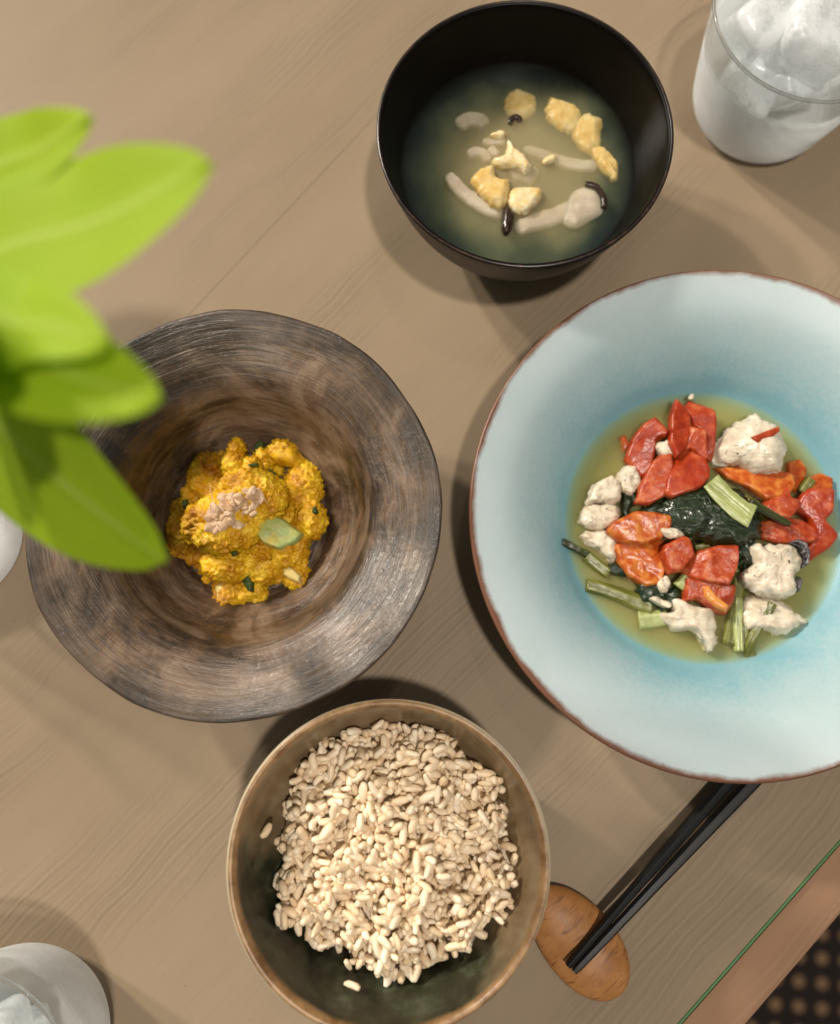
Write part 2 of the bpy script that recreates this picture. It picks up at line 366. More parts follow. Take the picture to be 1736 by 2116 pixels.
rr = t.math('SQRT', t.math('ADD', t.math('POWER', t.math('SUBTRACT', sp0.outputs[0], .002), 2.0), t.math('POWER', sp0.outputs[1], 2.0)))
rr = t.math('ADD', rr, t.math('MULTIPLY', t.math('SUBTRACT', t.noise(42, 3), .5), .035))
vp = [n for n in t.n if n.bl_idname == 'ShaderNodeVolumePrincipled'][0]
t.l(t.ramp(t.gray(rr, .020, .057), [(0, (.78, .62, .37)), (.42, (.54, .49, .30)), (.75, (.22, .27, .19)), (1, (.10, .15, .15))]), vp.inputs['Color'])
t.l(t.math('ADD', t.math('MULTIPLY', t.math('SUBTRACT', 1.0, t.gray(rr, .010, .050)), 300.0), 60.0), vp.inputs['Density'])
MAT['broth'] = clear_liquid('broth', (1, 1, 1), (.87, .77, .38), 270, .1, (.40, .35, .02))
t = NT('ice')
ic = t.noise(55, 5, .65)
dfb = t.node('ShaderNodeBsdfTranslucent'); dfb.inputs[0].default_value = (.97, .98, .98, 1)
t.set(Base_Color=(.95, .97, .98), Roughness=.12, Normal=t.bump(t.noise(260, 4, .6), .35, .0012), Coat_Weight=.6, Coat_Roughness=.03, Subsurface_Weight=.35, Subsurface_Radius=(.01, .01, .01), Subsurface_Scale=1.0)
tpb = t.node('ShaderNodeBsdfTransparent')
ma = t.node('ShaderNodeMixShader'); ma.inputs[0].default_value = .45; t.l(t.p.outputs[0], ma.inputs[1]); t.l(dfb.outputs[0], ma.inputs[2])
mb = t.node('ShaderNodeMixShader'); t.l(t.math('MULTIPLY', t.gray(ic, .44, .58), .62), mb.inputs[0]); t.l(ma.outputs[0], mb.inputs[1]); t.l(tpb.outputs[0], mb.inputs[2])
t.l(mb.outputs[0], t.out.inputs[0]); MAT['ice'] = t.m

# ------------------------------------------------------------------ setting: floor and table
fl = link('floor', mesh([(-3, -3, 0), (3, -3, 0), (3, 3, 0), (-3, 3, 0)], [(0, 1, 2, 3)]), MAT['carpet'], loc=(0, 0, -.72))
tag(fl, 'dark brown carpet with pale tan dots beyond the table edge', None, kind='structure')

GA = R(46.5)                                     # direction of the wood grain
table = empty('table', (0, 0, -.72), (0, 0, GA))
tag(table, 'taupe wood-grained table with a thin green line along its edge', 'table')
inv = Matrix.Rotation(-GA, 3, 'Z')
def tl(p): q = inv @ Vector((p[0], p[1], 0)); return (q.x, q.y)
def slab(name, poly, z0, z1, mat, bev=.0006, parent=table):
    n = len(poly)
    V = [(x, y, z0) for x, y in poly]+[(x, y, z1) for x, y in poly]
    Fc = [tuple(range(n))[::-1], tuple(range(n, 2*n))]+[(i, (i+1) % n, n+(i+1) % n, n+i) for i in range(n)]
    me = mesh(V, Fc)
    bm = bmesh.new(); bm.from_mesh(me); bmesh.ops.recalc_face_normals(bm, faces=bm.faces)
    if bev: bmesh.ops.bevel(bm, geom=list(bm.edges), offset=bev, segments=2, affect='EDGES')
    bm.to_mesh(me); bm.free()
    return link(name, me, mat, parent, smooth=False)
sa, sb = tl(P(400, 640)), tl(P(778, 238))
sl = (sb[1]-sa[1])/(sb[0]-sa[0])
seam = lambda x: sa[1]+sl*(x-sa[0])
ga = tl(P(1400, 2116)); gb = tl(P(1736, 1735)); gs = (gb[1]-ga[1])/(gb[0]-ga[0])
gline = lambda x: ga[1]+gs*(x-ga[0])
X0, X1 = -.62, .75
TZ = .72
slab('plank', [(X0, gline(X0)), (X1, gline(X1)), (X1, seam(X1)-.00004), (X0, seam(X0)-.00004)], TZ-.012, TZ, MAT['table'], .0003)
slab('plank', [(X0, seam(X0)+.00004), (X1, seam(X1)+.00004), (X1, .62), (X0, .62)], TZ-.012, TZ-.0004, MAT['table'], .0003)
slab('green_trim', [(X0, gline(X0)-.0011), (X1, gline(X1)-.0011), (X1, gline(X1)-.00005), (X0, gline(X0)-.00005)], TZ-.010, TZ+.0003, MAT['green'], .0002)
ea = tl(P(1543, 2116, -.004)); eb = tl(P(1736, 1891, -.004)); es = (eb[1]-ea[1])/(eb[0]-ea[0])
eline = lambda x: ea[1]+es*(x-ea[0])
slab('edge_band', [(X0, eline(X0)), (X1, eline(X1)), (X1, gline(X1)-.00115), (X0, gline(X0)-.00115)], TZ-.035, TZ-.003, MAT['table_side'], .002)
slab('underframe', [(X0+.03, -.16), (X1-.03, -.16), (X1-.03, .58), (X0+.03, .58)], TZ-.06, TZ-.0125, MAT['table_side'], .002)
for lx in (X0+.06, X1-.06):
    for ly in (-.13, .55):
        slab('leg', [(lx-.025, ly-.025), (lx+.025, ly-.025), (lx+.025, ly+.025), (lx-.025, ly+.025)], 0, TZ-.0605, MAT['table_side'], .003)

# ------------------------------------------------------------------ generic food shapes
def chunk(name, uv, sh, z, th, mat, label=None, cat=None, group=None, p=5, amp=.0006, ns=160, tilt=(0, 0), jag=0.0, smooth=False,
          parent=None, rings=9, n=54, flat_bottom=True, facets=0, skirt=.35, grow=1.0, cut=False):
    pts = [P(*sh(*q), z+th) for q in uv]
    c = sum(pts, Vector())/len(pts); c.z = z
    loc = [((q.x-c.x)*grow, (q.y-c.y)*grow) for q in pts]
    if smooth: loc = catmull(loc, 6)
    # resample evenly
    L = [0]
    m = len(loc)
    for i in range(m): L.append(L[-1]+math.hypot(loc[(i+1) % m][0]-loc[i][0], loc[(i+1) % m][1]-loc[i][1]))
    out = []; i = 0
    for k in range(n):
        s = L[-1]*k/n
        while L[i+1] < s: i += 1
        f = (s-L[i])/max(L[i+1]-L[i], 1e-9); a = loc[i]; b = loc[(i+1) % m]
        out.append((a[0]+(b[0]-a[0])*f, a[1]+(b[1]-a[1])*f))
    if jag:
        sd = rnd.uniform(0, 99)
        out = [(x*(1+jag*fbm(Vector((x*400, y*400, sd)), 3)), y*(1+jag*fbm(Vector((x*400, y*400, sd+5)), 3))) for x, y in out]
    planes = [(Vector((math.cos(a), math.sin(a))), rnd.uniform(.15, .55), rnd.uniform(.25, .55)) for a in [rnd.uniform(0, 6.28) for _ in range(facets)]]
    Rm = max(math.hypot(*q) for q in out)
    sd = Vector((rnd.uniform(0, 50), rnd.uniform(0, 50), rnd.uniform(0, 50)))
    V = []
    def add(x, y, zz, disp=1.0):
        v = Vector((x, y, zz)); q = (v+sd)*ns
        d = Vector((fbm(q, 3), fbm(q+Vector((9, 0, 0)), 3), fbm(q+Vector((0, 9, 0)), 4)))*amp*disp
        V.append((v.x+d.x, v.y+d.y, max(zz+d.z+x*tilt[0]+y*tilt[1], -th*1.5 if not flat_bottom else -.5)))
    tl_ = [1.0, .985, .955, .91, .85, .77, .67, .55, .42, .28, .14]
    A_ = np.array(out); B_ = np.roll(A_, -1, 0); AB = B_-A_; LL = (AB**2).sum(1)+1e-12
    def edge_d(x, y):
        q = np.array((x, y))-A_; u = np.clip((q*AB).sum(1)/LL, 0, 1)
        return math.sqrt((((q-AB*u[:, None])**2).sum(1)).min())
    grid = [[(x*s_, y*s_, edge_d(x*s_, y*s_)) for x, y in out] for s_ in tl_]
    dmax = max(d for row in grid for _, _, d in row)
    wd = min(.0014, dmax*.6) if cut else dmax*min(1.0, 2.6/p)
    for s_, hh in ((.6, 0.0), (.93, .05), (.99, skirt*.7)):
        for x, y in out: add(x*s_, y*s_, hh*th)
    for row in grid:
        for x, y, d in row:
            e = 1-min(1.0, d/wd); hz = th*(skirt+(1-skirt)*math.sqrt(max(0, 1-e*e)))
            for dv, off, k in planes:
                g = (x*dv.x+y*dv.y)/Rm-off
                if g > 0: hz -= g*k*Rm
            add(x, y, hz)
    lev = list(range(3+len(tl_)))
    add(0, 0, th); add(0, 0, 0, 0)
    Fc = []; top = len(lev)*n; bot = top+1
    for i in range(len(lev)-1):
        for k in range(n): k2 = (k+1) % n; Fc.append((i*n+k, i*n+k2, (i+1)*n+k2, (i+1)*n+k))
    for k in range(n):
        k2 = (k+1) % n
        Fc.append(((len(lev)-1)*n+k, (len(lev)-1)*n+k2, top)); Fc.append((k2, k, bot))
    o = link(name, mesh(V, Fc), mat, parent)
    if cut: o.data.set_sharp_from_angle(angle=R(48))
    if parent is None: o.location = c
    else: o.location = c-parent.location
    if label: tag(o, label, cat, group)
    return o
def strip(name, uv, sh, z0, z1, width, th, mat, label=None, cat=None, group=None, ribs=0, w_end=None, parent=None, curve=0.0, cup=.0, rounded=False):
    """a stalk: follows the points, keeps a rounded, ribbed section"""
    k = len(uv)
    pts = [P(*sh(*q), z0+(z1-z0)*i/(k-1)) for i, q in enumerate(uv)]
    pts = [Vector(q) for q in catmull([tuple(q) for q in pts], 8, False)] if k > 2 else [pts[0].lerp(pts[1], i/10) for i in range(11)]
    base = pts[0].lerp(pts[-1], .5); N = 20
    ax = (pts[-1]-pts[0]); a = math.atan2(ax.y, ax.x)
    rot = Matrix.Rotation(-a, 3, 'Z')
    V, Fc = [], []
    w_end = width if w_end is None else w_end
    for i, q in enumerate(pts):
        t = i/(len(pts)-1); w = width+(w_end-width)*t; thk = th
        if rounded: f_ = max(.15, (1-abs(2*t-1)**7)**.5); w *= f_*(1+.12*noise.noise(q*300)); thk = th*f_
        d = (pts[min(i+1, len(pts)-1)]-pts[max(i-1, 0)]).normalized(); s = Vector((-d.y, d.x, 0)).normalized()
        for j in range(N):
            an = 2*math.pi*j/N
            cx = math.copysign(abs(math.cos(an))**.7, math.cos(an)); sy = math.copysign(abs(math.sin(an))**.8, math.sin(an))
            rib = 1+.10*math.cos(ribs*an) if ribs else 1
            up = sy*thk/2*rib+cup*(cx*cx)*w
            v = q+s*(cx*w/2)+Vector((0, 0, up+curve*math.sin(math.pi*t)))
            v += Vector((1, 1, 1))*0.00025*noise.noise(v*400)
            V.append(rot @ (v-base))
    M_ = len(pts)
    for i in range(M_-1):
        for j in range(N): Fc.append((i*N+j, i*N+(j+1) % N, (i+1)*N+(j+1) % N, (i+1)*N+j))
    Fc.append(tuple(range(N))[::-1]); Fc.append(tuple((M_-1)*N+j for j in range(N)))
    o = link(name, mesh(V, Fc), mat, parent, base if parent is None else base-parent.location, (0, 0, a))
    if label: tag(o, label, cat, group)
    return o
def blob(parts, voxel, amp, ns, octs=4):
    """parts: (centre, radii) ellipsoids fused into one lumpy surface, in local coordinates"""
    bm = bmesh.new()
    for c, r in parts:
        bmesh.ops.create_icosphere(bm, subdivisions=3, radius=1.0, matrix=Matrix.Translation(c) @ Matrix.Diagonal((*r, 1)))
    me = bpy.data.meshes.new('b'); bm.to_mesh(me); bm.free()
    o = bpy.data.objects.new('b', me); COL.objects.link(o)
    md = o.modifiers.new('r', 'REMESH'); md.mode = 'VOXEL'; md.voxel_size = voxel
    sm = o.modifiers.new('s', 'SMOOTH'); sm.factor = .5; sm.iterations = 4
    dg = bpy.context.evaluated_depsgraph_get(); dg.update()
    out = bpy.data.meshes.new_from_object(o.evaluated_get(dg))
    bpy.data.objects.remove(o); bpy.data.meshes.remove(me)
    nv = [v.normal.copy() for v in out.vertices]
    for v, nn in zip(out.vertices, nv):
        q = v.co*ns
        d = 1.1*fbm(q*.55, octs)+.75*(.45-abs(fbm(q*1.25, 3))*2.6)+.75*fbm(q*2.6, 3)
        v.co = v.co+nn*(amp*d)
    out.update(); out.materials.clear()
    return out

# ------------------------------------------------------------------ black soup bowl
sc_ = P(1085, 268, .07); SB = Vector((sc_.x, sc_.y, 0))
prof = catmull([(.001, .0015), (.026, .0015), (.0285, .0), (.0305, .0005), (.0315, .006), (.040, .0105), (.0515, .024), (.0605, .042), (.0660, .060), (.0682, .0688), (.0680, .0702), (.0668, .0702), (.0655, .0685),
                (.0632, .058), (.0580, .043), (.0490, .026), (.036, .0145), (.018, .0105), (.001, .010)], 5, False)
bowl = empty('soup_bowl', SB); tag(bowl, 'black lacquered soup bowl holding cloudy egg and mushroom soup', 'bowl')
link('body', lathe(prof), MAT['lacquer'], bowl)
link('rim', lathe([(.06826, .0690), (.06830, .0698), (.0680, .07035), (.0674, .07045), (.0668, .0704), (.0674, .0700)], closed=True), MAT['worn_rim'], bowl)
SZ = .0425
def inner_fill(zl, inner, top_drop=0.0):
    """closed liquid body a hair inside the wall"""
    pts = [(max(r+.0003, .0005), z-.0003) for r, z in inner if z < zl-.0008]
    edge = None
    for (r0, z0), (r1, z1) in zip(inner, inner[1:]):
        if min(z0, z1) <= zl <= max(z0, z1) and z0 != z1: edge = r0+(r1-r0)*(zl-z0)/(z1-z0)
    pts = sorted(pts, key=lambda q: q[0])
    return pts+[(edge+.0003, zl), (edge*.6, zl), (.0005, zl)], edge
inner = [q for q in prof[13*5:]]
fillp, er = inner_fill(SZ, inner)
so = link('soup', lathe(fillp, 96), MAT['soup'], None, SB); so.data.set_sharp_from_angle(angle=R(25))
tag(so, 'cloudy olive-grey soup filling the black bowl', 'soup')
def egg(uv, z, th, mat, label, **k): return chunk('egg_piece', uv, SO, z, th, MAT[mat], label, 'egg', 'egg pieces in the soup', p=4, amp=.0011, ns=260, jag=.22, smooth=True, **k)
egg([(670, 800), (740, 770), (765, 695), (800, 740), (880, 820), (850, 865), (790, 840), (720, 835)], SZ-.003, .0062, 'egg', 'peaked pale egg flake above the yellowest egg flake in the soup')
egg([(570, 900), (610, 850), (680, 830), (700, 890), (760, 900), (765, 960), (740, 1030), (690, 1040), (620, 980)], SZ-.003, .0068, 'egg_yellow', 'yellowest egg flake beside the pale mushroom stalk in the soup')
egg([(770, 960), (830, 940), (920, 945), (930, 1000), (880, 1050), (820, 1080), (770, 1050), (755, 1000)], SZ-.003, .006, 'egg', 'whitish ragged egg flake above the dark mushroom cap')
egg([(950, 560), (975, 470), (1010, 490), (1110, 520), (1130, 580), (1110, 660), (1010, 640)], SZ-.0058, .0052, 'egg_yellow', 'star-shaped sunken egg flake at the far side of the soup')
egg([(1110, 600), (1160, 565), (1230, 590), (1240, 660), (1225, 740), (1150, 760), (1090, 690)], SZ-.0060, .0054, 'egg_yellow', 'rounded sunken egg flake between two other sunken flakes')
egg([(1190, 740), (1250, 740), (1300, 780), (1325, 850), (1315, 910), (1255, 870), (1200, 810)], SZ-.0058, .0054, 'egg_yellow', 'sunken egg flake touching the soup edge near the half mushroom cap')
egg([(750, 480), (800, 440), (900, 480), (890, 560), (800, 590), (740, 550)], SZ-.0062, .0045, 'egg_yellow', 'faint sunken egg flake behind the curled mushroom')
egg([(930, 820), (960, 790), (1005, 788), (1000, 812), (950, 832)], SZ-.0015, .0026, 'egg', 'tiny pale egg crumb floating alone in the soup', n=24)
egg([(660, 690), (700, 662), (745, 668), (720, 695)], SZ-.002, .003, 'egg', 'thin curled egg shred beside the curled mushroom', n=24)
G = 'mushroom pieces in the soup'
def mush(uv, z0, z1, w, th, label, m='mush', **k): return strip('mushroom_piece', uv, SO, z0-(.0012 if m == 'mush' else 0), z1-(.0016 if m == 'mush' else 0), w, th, MAT[m], label, 'mushroom', G, rounded=True, **k)
mush([(445, 890), (520, 980), (620, 1050), (730, 1095)], SZ-.0012, SZ-.0024, .0062, .005, 'pale mushroom stalk running to the dark mushroom cap', w_end=.009)
mush([(790, 1175), (900, 1135), (1000, 1105), (1090, 1060)], SZ-.0024, SZ-.0030, .0085, .006, 'broad pale mushroom stalk beside the dark mushroom cap', w_end=.010)
mush([(620, 730), (745, 722)], SZ-.0022, SZ-.0015, .0045, .004, 'short pale mushroom stub above the egg flakes')
mush([(660, 755), (705, 800)], SZ-.0016, SZ-.001, .0042, .004, 'small mushroom stub touching the peaked egg flake')
mush([(830, 760), (960, 805), (1090, 845), (1210, 850)], SZ-.0026, SZ-.0024, .0055, .0045, 'long thin mushroom strip beside the tiny egg crumb', w_end=.007)
mush([(550, 800), (590, 780), (640, 800), (650, 830)], SZ-.0022, SZ-.002, .0055, .0045, 'bent mushroom stub beside the yellowest egg flake')
mush([(500, 650), (550, 615), (610, 620), (640, 650)], SZ-.0035, SZ-.0035, .008, .005, 'sunken grey mushroom curl near the side of the soup')
mush([(760, 890), (830, 880), (900, 920)], SZ-.0028, SZ-.003, .010, .005, 'sunken mushroom between two egg flakes')
mush([(765, 640), (772, 612), (790, 600), (808, 606), (818, 625)], SZ-.0010, SZ-.0010, .0030, .0030, 'small black curled mushroom cap with a grey stalk', 'mush_dark')
cap = chunk('mushroom_piece', [(1040, 1120), (1060, 1010), (1110, 950), (1180, 940), (1235, 990), (1245, 1070), (1180, 1110), (1110, 1150)], SO, SZ-.0055, .0052, MAT['mush'], 'half mushroom cap with a dark rim under the soup surface', 'mushroom', G, p=3, smooth=True)
strip('cap_rim', [(1150, 940), (1205, 955), (1242, 1010), (1246, 1060)], SO, SZ-.001, SZ-.0012, .0030, .003, MAT['mush_dark'], parent=cap)
chunk('mushroom_piece', [(725, 1110), (735, 1060), (755, 1030), (785, 1070), (790, 1120), (770, 1170), (742, 1190), (725, 1160)], SO, SZ-.002, .0045, MAT['mush_dark'], 'dark brown mushroom cap standing out of the soup', 'mushroom', G, p=2, smooth=True)

# ------------------------------------------------------------------ brown pottery bowl
bc = P(479, 1049, .06); BB = Vector((bc.x, bc.y, 0)); BR = .0906
bp = catmull([(.001, .003), (.022, .003), (.0255, .0), (.028, .0005), (.033, .009), (.044, .022), (.058, .037), (.074, .0485), (.0870, .0565), (.0904, .0590), (.0906, .0604), (.0893, .0612), (.0868, .0606),
              (.076, .0572), (.0665, .0535), (.0605, .0490), (.0555, .0410), (.0505, .0295), (.0435, .0185), (.0340, .0120), (.022, .0098), (.001, .009)], 6, False)
def bwob(a, r, z):
    k = min(1.0, r/BR)**2
    f = 1+k*(.006*math.sin(a+1.2)+.007*math.cos(2*a+2.6)+.006*math.sin(3*a+2.2)+.003*math.sin(7*a+1))
    zz = z+k*(.0014*math.sin(2*a+1)+.0006*math.sin(9*a))
    return r*f+.0004*noise.noise(Vector((math.cos(a)*6, math.sin(a)*6, z*200))), max(zz, 0)
bb = link('brown_bowl', lathe(bp, 192, bwob), MAT['pottery'], None, BB)
tag(bb, 'dark brown hand-thrown wide bowl holding orange pumpkin mash', 'bowl')

# pumpkin mash
pm_c = P(*PU(850, 1000), .02); PB = Vector((pm_c.x, pm_c.y, .0092))
def pp(x, y, z): q = P(*PU(x, y), z); return (q.x-PB.x, q.y-PB.y, z-PB.z)
sc = .2286*.385/FOC
parts = []
for (x, y, rx, ry, z, rz) in [(850, 1000, 560, 560, .013, .0085), (700, 860, 250, 220, .026, .012), (520, 900, 170, 200, .025, .010), (900, 800, 160, 190, .025, .010), (780, 1010, 220, 130, .025, .009), (420, 950, 150, 180, .024, .009), (880, 620, 270, 190, .028, .010), (1050, 700, 180, 200, .026, .010), (620, 1060, 240, 160, .027, .009),
                              (290, 1050, 160, 210, .016, .009), (240, 900, 90, 180, .015, .007), (770, 300, 75, 150, .021, .008), (740, 420, 110, 130, .021, .008), (520, 420, 170, 120, .018, .009), (450, 560, 130, 150, .018, .009), (1180, 300, 170, 110, .018, .009), (1010, 380, 90, 140, .019, .008),
                              (1380, 600, 180, 250, .016, .010), (1430, 900, 150, 190, .018, .009), (1230, 1150, 190, 200, .018, .009), (700, 1330, 230, 140, .019, .010), (560, 1300, 120, 140, .017, .008), (980, 1340, 200, 160, .017, .009), (700, 1600, 150, 150, .0145, .007), (900, 1540, 130, 110, .0145, .007), (1300, 1400, 130, 140, .014, .007), (620, 1700, 70, 80, .014, .006), (910, 430, 80, 90, .031, .007)]:
    zl = z+.35*(z-.018); parts.append((pp(x, y, zl), (rx*sc, ry*sc, rz)))
for i in range(95):
    a = rnd.uniform(0, 6.28); q = math.sqrt(rnd.random())*560; x = 850+q*math.cos(a)*1.05; y = 960+q*math.sin(a)*1.15
    zz = .035-.021*min(1, math.hypot(x-720, y-850)/520)**.8+rnd.uniform(-.002, .002)
    r = rnd.uniform(32, 90)
    parts.append((pp(x, y, zz), (r*sc*rnd.uniform(.6, 1.7), r*sc*rnd.uniform(.6, 1.7), r*sc*.9)))
mash = link('pumpkin_mash', blob(parts, .00075, .0024, 300, 4), MAT['pumpkin'], None, PB)
tag(mash, 'mound of mashed orange pumpkin in the brown bowl', 'pumpkin')
def pk(name, uv, z, th, m, label, cat, **k): return chunk(name, uv, PU, z, th, MAT[m], label, cat, 'pumpkin pieces in the mash', **k)
pk('pumpkin_piece', [(930, 900), (1050, 840), (1180, 880), (1360, 1010), (1310, 1100), (1150, 1175), (1000, 1120), (920, 1010)], .0225, .0080, 'pumpkin_green', 'largest pale green pumpkin chunk below the chopped nuts', 'pumpkin', cut=True, amp=.0007, tilt=(-.22, .05), facets=1)
pk('pumpkin_piece', [(540, 1480), (640, 1430), (760, 1480), (800, 1580), (720, 1680), (600, 1690), (550, 1600)], .0105, .0080, 'pumpkin_pale', 'pale pumpkin chunk at the foot of the mash below the rind sliver', 'pumpkin', p=4, facets=2)
pk('pumpkin_piece', [(1170, 1330), (1250, 1310), (1345, 1400), (1340, 1480), (1250, 1450), (1180, 1400)], .0155, .006, 'pumpkin_pale', 'small cream pumpkin chunk low on the side of the mash', 'pumpkin', p=5, facets=1)
pk('pumpkin_piece', [(910, 1290), (1000, 1260), (1080, 1330), (1020, 1360), (930, 1350)], .0205, .005, 'pumpkin', 'small smooth orange pumpkin chunk under the green chunk', 'pumpkin', p=5, facets=1)
pk('pumpkin_piece', [(1050, 240), (1150, 200), (1290, 230), (1380, 350), (1280, 410), (1120, 380), (1040, 320)], .019, .008, 'pumpkin', 'big orange pumpkin lump apart at the far side of the mash', 'pumpkin', p=3, amp=.0012, facets=2)
for uv, z, lab in [([(800, 1450), (870, 1380), (915, 1480), (910, 1560), (860, 1540)], .0195, 'dark green rind sliver low on the pumpkin mash'),
              ([(960, 160), (1010, 190), (1020, 260), (960, 330), (910, 270), (930, 200)], .021, 'green rind piece beside the big orange pumpkin lump'),
              ([(1010, 450), (1060, 430), (1130, 480), (1080, 520), (1020, 510)], .0245, 'black-green rind piece behind the top of the mash'),
              ([(1445, 780), (1480, 770), (1500, 830), (1470, 860), (1440, 830)], .0245, 'glossy dark rind speck on the side of the mash'),
              ([(700, 1190), (760, 1170), (780, 1210), (720, 1235)], .0285, 'tiny dark rind speck below the chopped nuts'),
              ([(860, 395), (950, 378), (955, 408), (880, 420)], .0400, 'yellow-green rind strip on the peak of the mash'),
              ([(260, 720), (310, 700), (320, 780), (270, 800)], .0235, 'dark rind bit on the shaded flank of the mash')]:
    pk('rind_piece', uv, z, .0042, 'rind', lab, 'pumpkin rind', p=4, n=24)
# chopped nuts
nut_spots = [(620, 690), (650, 720), (700, 690), (740, 720), (800, 700), (860, 650), (910, 640), (945, 665), (965, 700), (890, 690), (830, 740), (760, 800), (730, 770), (690, 790), (640, 790), (570, 800), (540, 840), (520, 880), (560, 870),
             (650, 880), (610, 940), (640, 960), (540, 930), (520, 975), (560, 990), (765, 945), (850, 810), (910, 770), (885, 830), (700, 850), (600, 840), (680, 920), (780, 730), (930, 720), (505, 945), (720, 900), (830, 780)]
def nut_mesh(i):
    r2 = random.Random(i); bm = bmesh.new()
    pts = [Vector((r2.gauss(0, 1), r2.gauss(0, 1), r2.gauss(0, 1))).normalized()*r2.uniform(.8, 1.1) for _ in range(14)]
    for q in pts: bm.verts.new((q.x*.0036, q.y*.0025, q.z*.0021))
    h = bmesh.ops.convex_hull(bm, input=bm.verts)
    bmesh.ops.delete(bm, geom=[g for g in h['geom_interior'] if isinstance(g, bmesh.types.BMVert)], context='VERTS')
    bmesh.ops.bevel(bm, geom=list(bm.edges), offset=.0003, segments=2, affect='EDGES')
    me = bpy.data.meshes.new('nut'); bm.to_mesh(me); bm.free(); return me
NM = [nut_mesh(i) for i in range(8)]
dg = bpy.context.evaluated_depsgraph_get(); dg.update()
def drop(o, x, y, z0=.1):
    hit, loc, nrm, idx = o.ray_cast(Vector((x, y, z0))-o.location, Vector((0, 0, -1)))
    return (loc+o.location, nrm) if hit else None
for i, (x, y) in enumerate(nut_spots):
    q = P(*PU(x, y), .041); h = drop(mash, q.x, q.y)
    z = h[0].z if h else .034
    o = link('nut_piece', NM[i % 8], MAT['nut'], None, (q.x, q.y, z+.0010+.0006*rnd.random()), (rnd.uniform(-.6, .6), rnd.uniform(-.6, .6), rnd.uniform(0, 6.28)), smooth=False)
    o.scale = (rnd.uniform(.8, 1.15),)*3
    tag(o, 'chopped pale brown nut piece in the heap on the pumpkin mash', 'nut', 'chopped nuts on the pumpkin mash')

# ------------------------------------------------------------------ pale blue plate
pc = P(1508, 1059, .05); PLB = Vector((pc.x, pc.y, 0)); PR = .1163
plp = catmull([(.001, .003), (.042, .003), (.046, .0), (.050, .0005), (.052, .004), (.062, .011), (.078, .0225), (.098, .0385), (.1130, .0468), (.1158, .0487), (.1163, .0500), (.1155, .0510), (.1135, .0505),
               (.098, .0440), (.085, .0345), (.0745, .0240), (.0665, .0150), (.055, .0085), (.036, .0065), (.001, .006)], 6, False)
pl = link('blue_plate', lathe(plp, 192, lambda a, r, z: (r*(1+.004*math.sin(2*a+.5)), z+.0008*math.sin(2*a)*(r/PR)**2 if z > .001 else z)), MAT['glaze'], None, PLB)
tag(pl, 'wide pale blue glazed plate with a brown rim holding fish and tomato', 'plate')
BZ = .0160
fp, er2 = inner_fill(BZ, plp[13*6:])
br = link('broth', lathe([(r*(1+0), z) for r, z in fp], 96), MAT['broth'], None, PLB); br.data.set_sharp_from_angle(angle=R(20))
tag(br, 'yellow-green broth pooled in the pale blue plate', 'broth')
def tom(uv, z, th, label, m='tomato', **k):
    k = {**dict(amp=.0009, ns=120, facets=1, cut=True, grow=1.17, skirt=.55), **k}
    return chunk('tomato_piece', uv, PL, z, th, MAT[m], label, 'tomato', 'tomato pieces on the blue plate', **k)
def fish(uv, z, th, label, m='fish', **k):
    k = {**dict(p=5.5, amp=.0019, ns=230, jag=.16, smooth=True, n=80, grow=1.05, skirt=.45, facets=2), **k}
    return chunk('fish_piece', uv, PL, z, th, MAT[m], label, 'fish', 'fish pieces on the blue plate', **k)
tom([(470, 430), (500, 330), (560, 250), (620, 220), (690, 290), (680, 320), (630, 330), (620, 420), (610, 500), (550, 535)], .0145, .0085, 'long tomato wedge at the outer end of the tomato row', 'tomato_skin', tilt=(.15, .1))
tom([(725, 190), (760, 95), (830, 170), (860, 250), (800, 290), (720, 280)], .0160, .0085, 'narrow pointed tomato wedge at the tip of the tomato heap', 'tomato_skin', tilt=(-.2, 0))
tom([(820, 150), (860, 95), (985, 170), (985, 280), (970, 430), (930, 440), (920, 290), (860, 250)], .0145, .0085, 'flat dark red tomato slab beside the big speckled fish', 'tomato_skin', tilt=(.15, 0))
tom([(720, 290), (830, 252), (848, 275), (805, 385), (750, 430), (715, 350)], .0185, .008, 'small folded tomato piece in the middle of the heap', 'tomato_skin', tilt=(-.2, -.1))
tom([(848, 265), (920, 290), (935, 440), (905, 460), (850, 390), (805, 400)], .019, .0075, 'pale-edged tomato sliver leaning on the dark red slab', 'tomato', tilt=(.3, 0))
tom([(820, 370), (880, 400), (940, 500), (935, 560), (900, 610), (740, 660), (700, 640), (720, 540), (760, 450)], .0165, .0105, 'big smooth tomato wedge above the dark spinach', 'tomato_skin', tilt=(.1, -.15))
tom([(600, 490), (650, 440), (710, 430), (725, 500), (700, 580), (710, 640), (600, 700), (525, 690), (550, 600)], .0145, .0095, 'tomato wedge between the white fish lumps and the big wedge', 'tomato', tilt=(.2, 0))
tom([(1040, 500), (1100, 490), (1200, 490), (1300, 500), (1430, 540), (1445, 600), (1400, 660), (1290, 680), (1200, 620), (1100, 560)], .0145, .0085, 'orange tomato half under the big speckled fish', 'tomato_orange', tilt=(0, -.15))
tom([(1300, 745), (1340, 660), (1430, 610), (1445, 680), (1490, 690), (1490, 740), (1440, 800), (1340, 780)], .0155, .0095, 'small bright tomato cube beside the spinach stalk', 'tomato')
tom([(1520, 690), (1560, 650), (1690, 660), (1690, 780), (1650, 820), (1700, 870), (1725, 900), (1690, 960), (1580, 1040), (1560, 960), (1600, 900), (1570, 820), (1490, 760)], .0135, .0085, 'large red tomato wedge at the rim side of the broth', 'tomato_skin', tilt=(.1, .1))
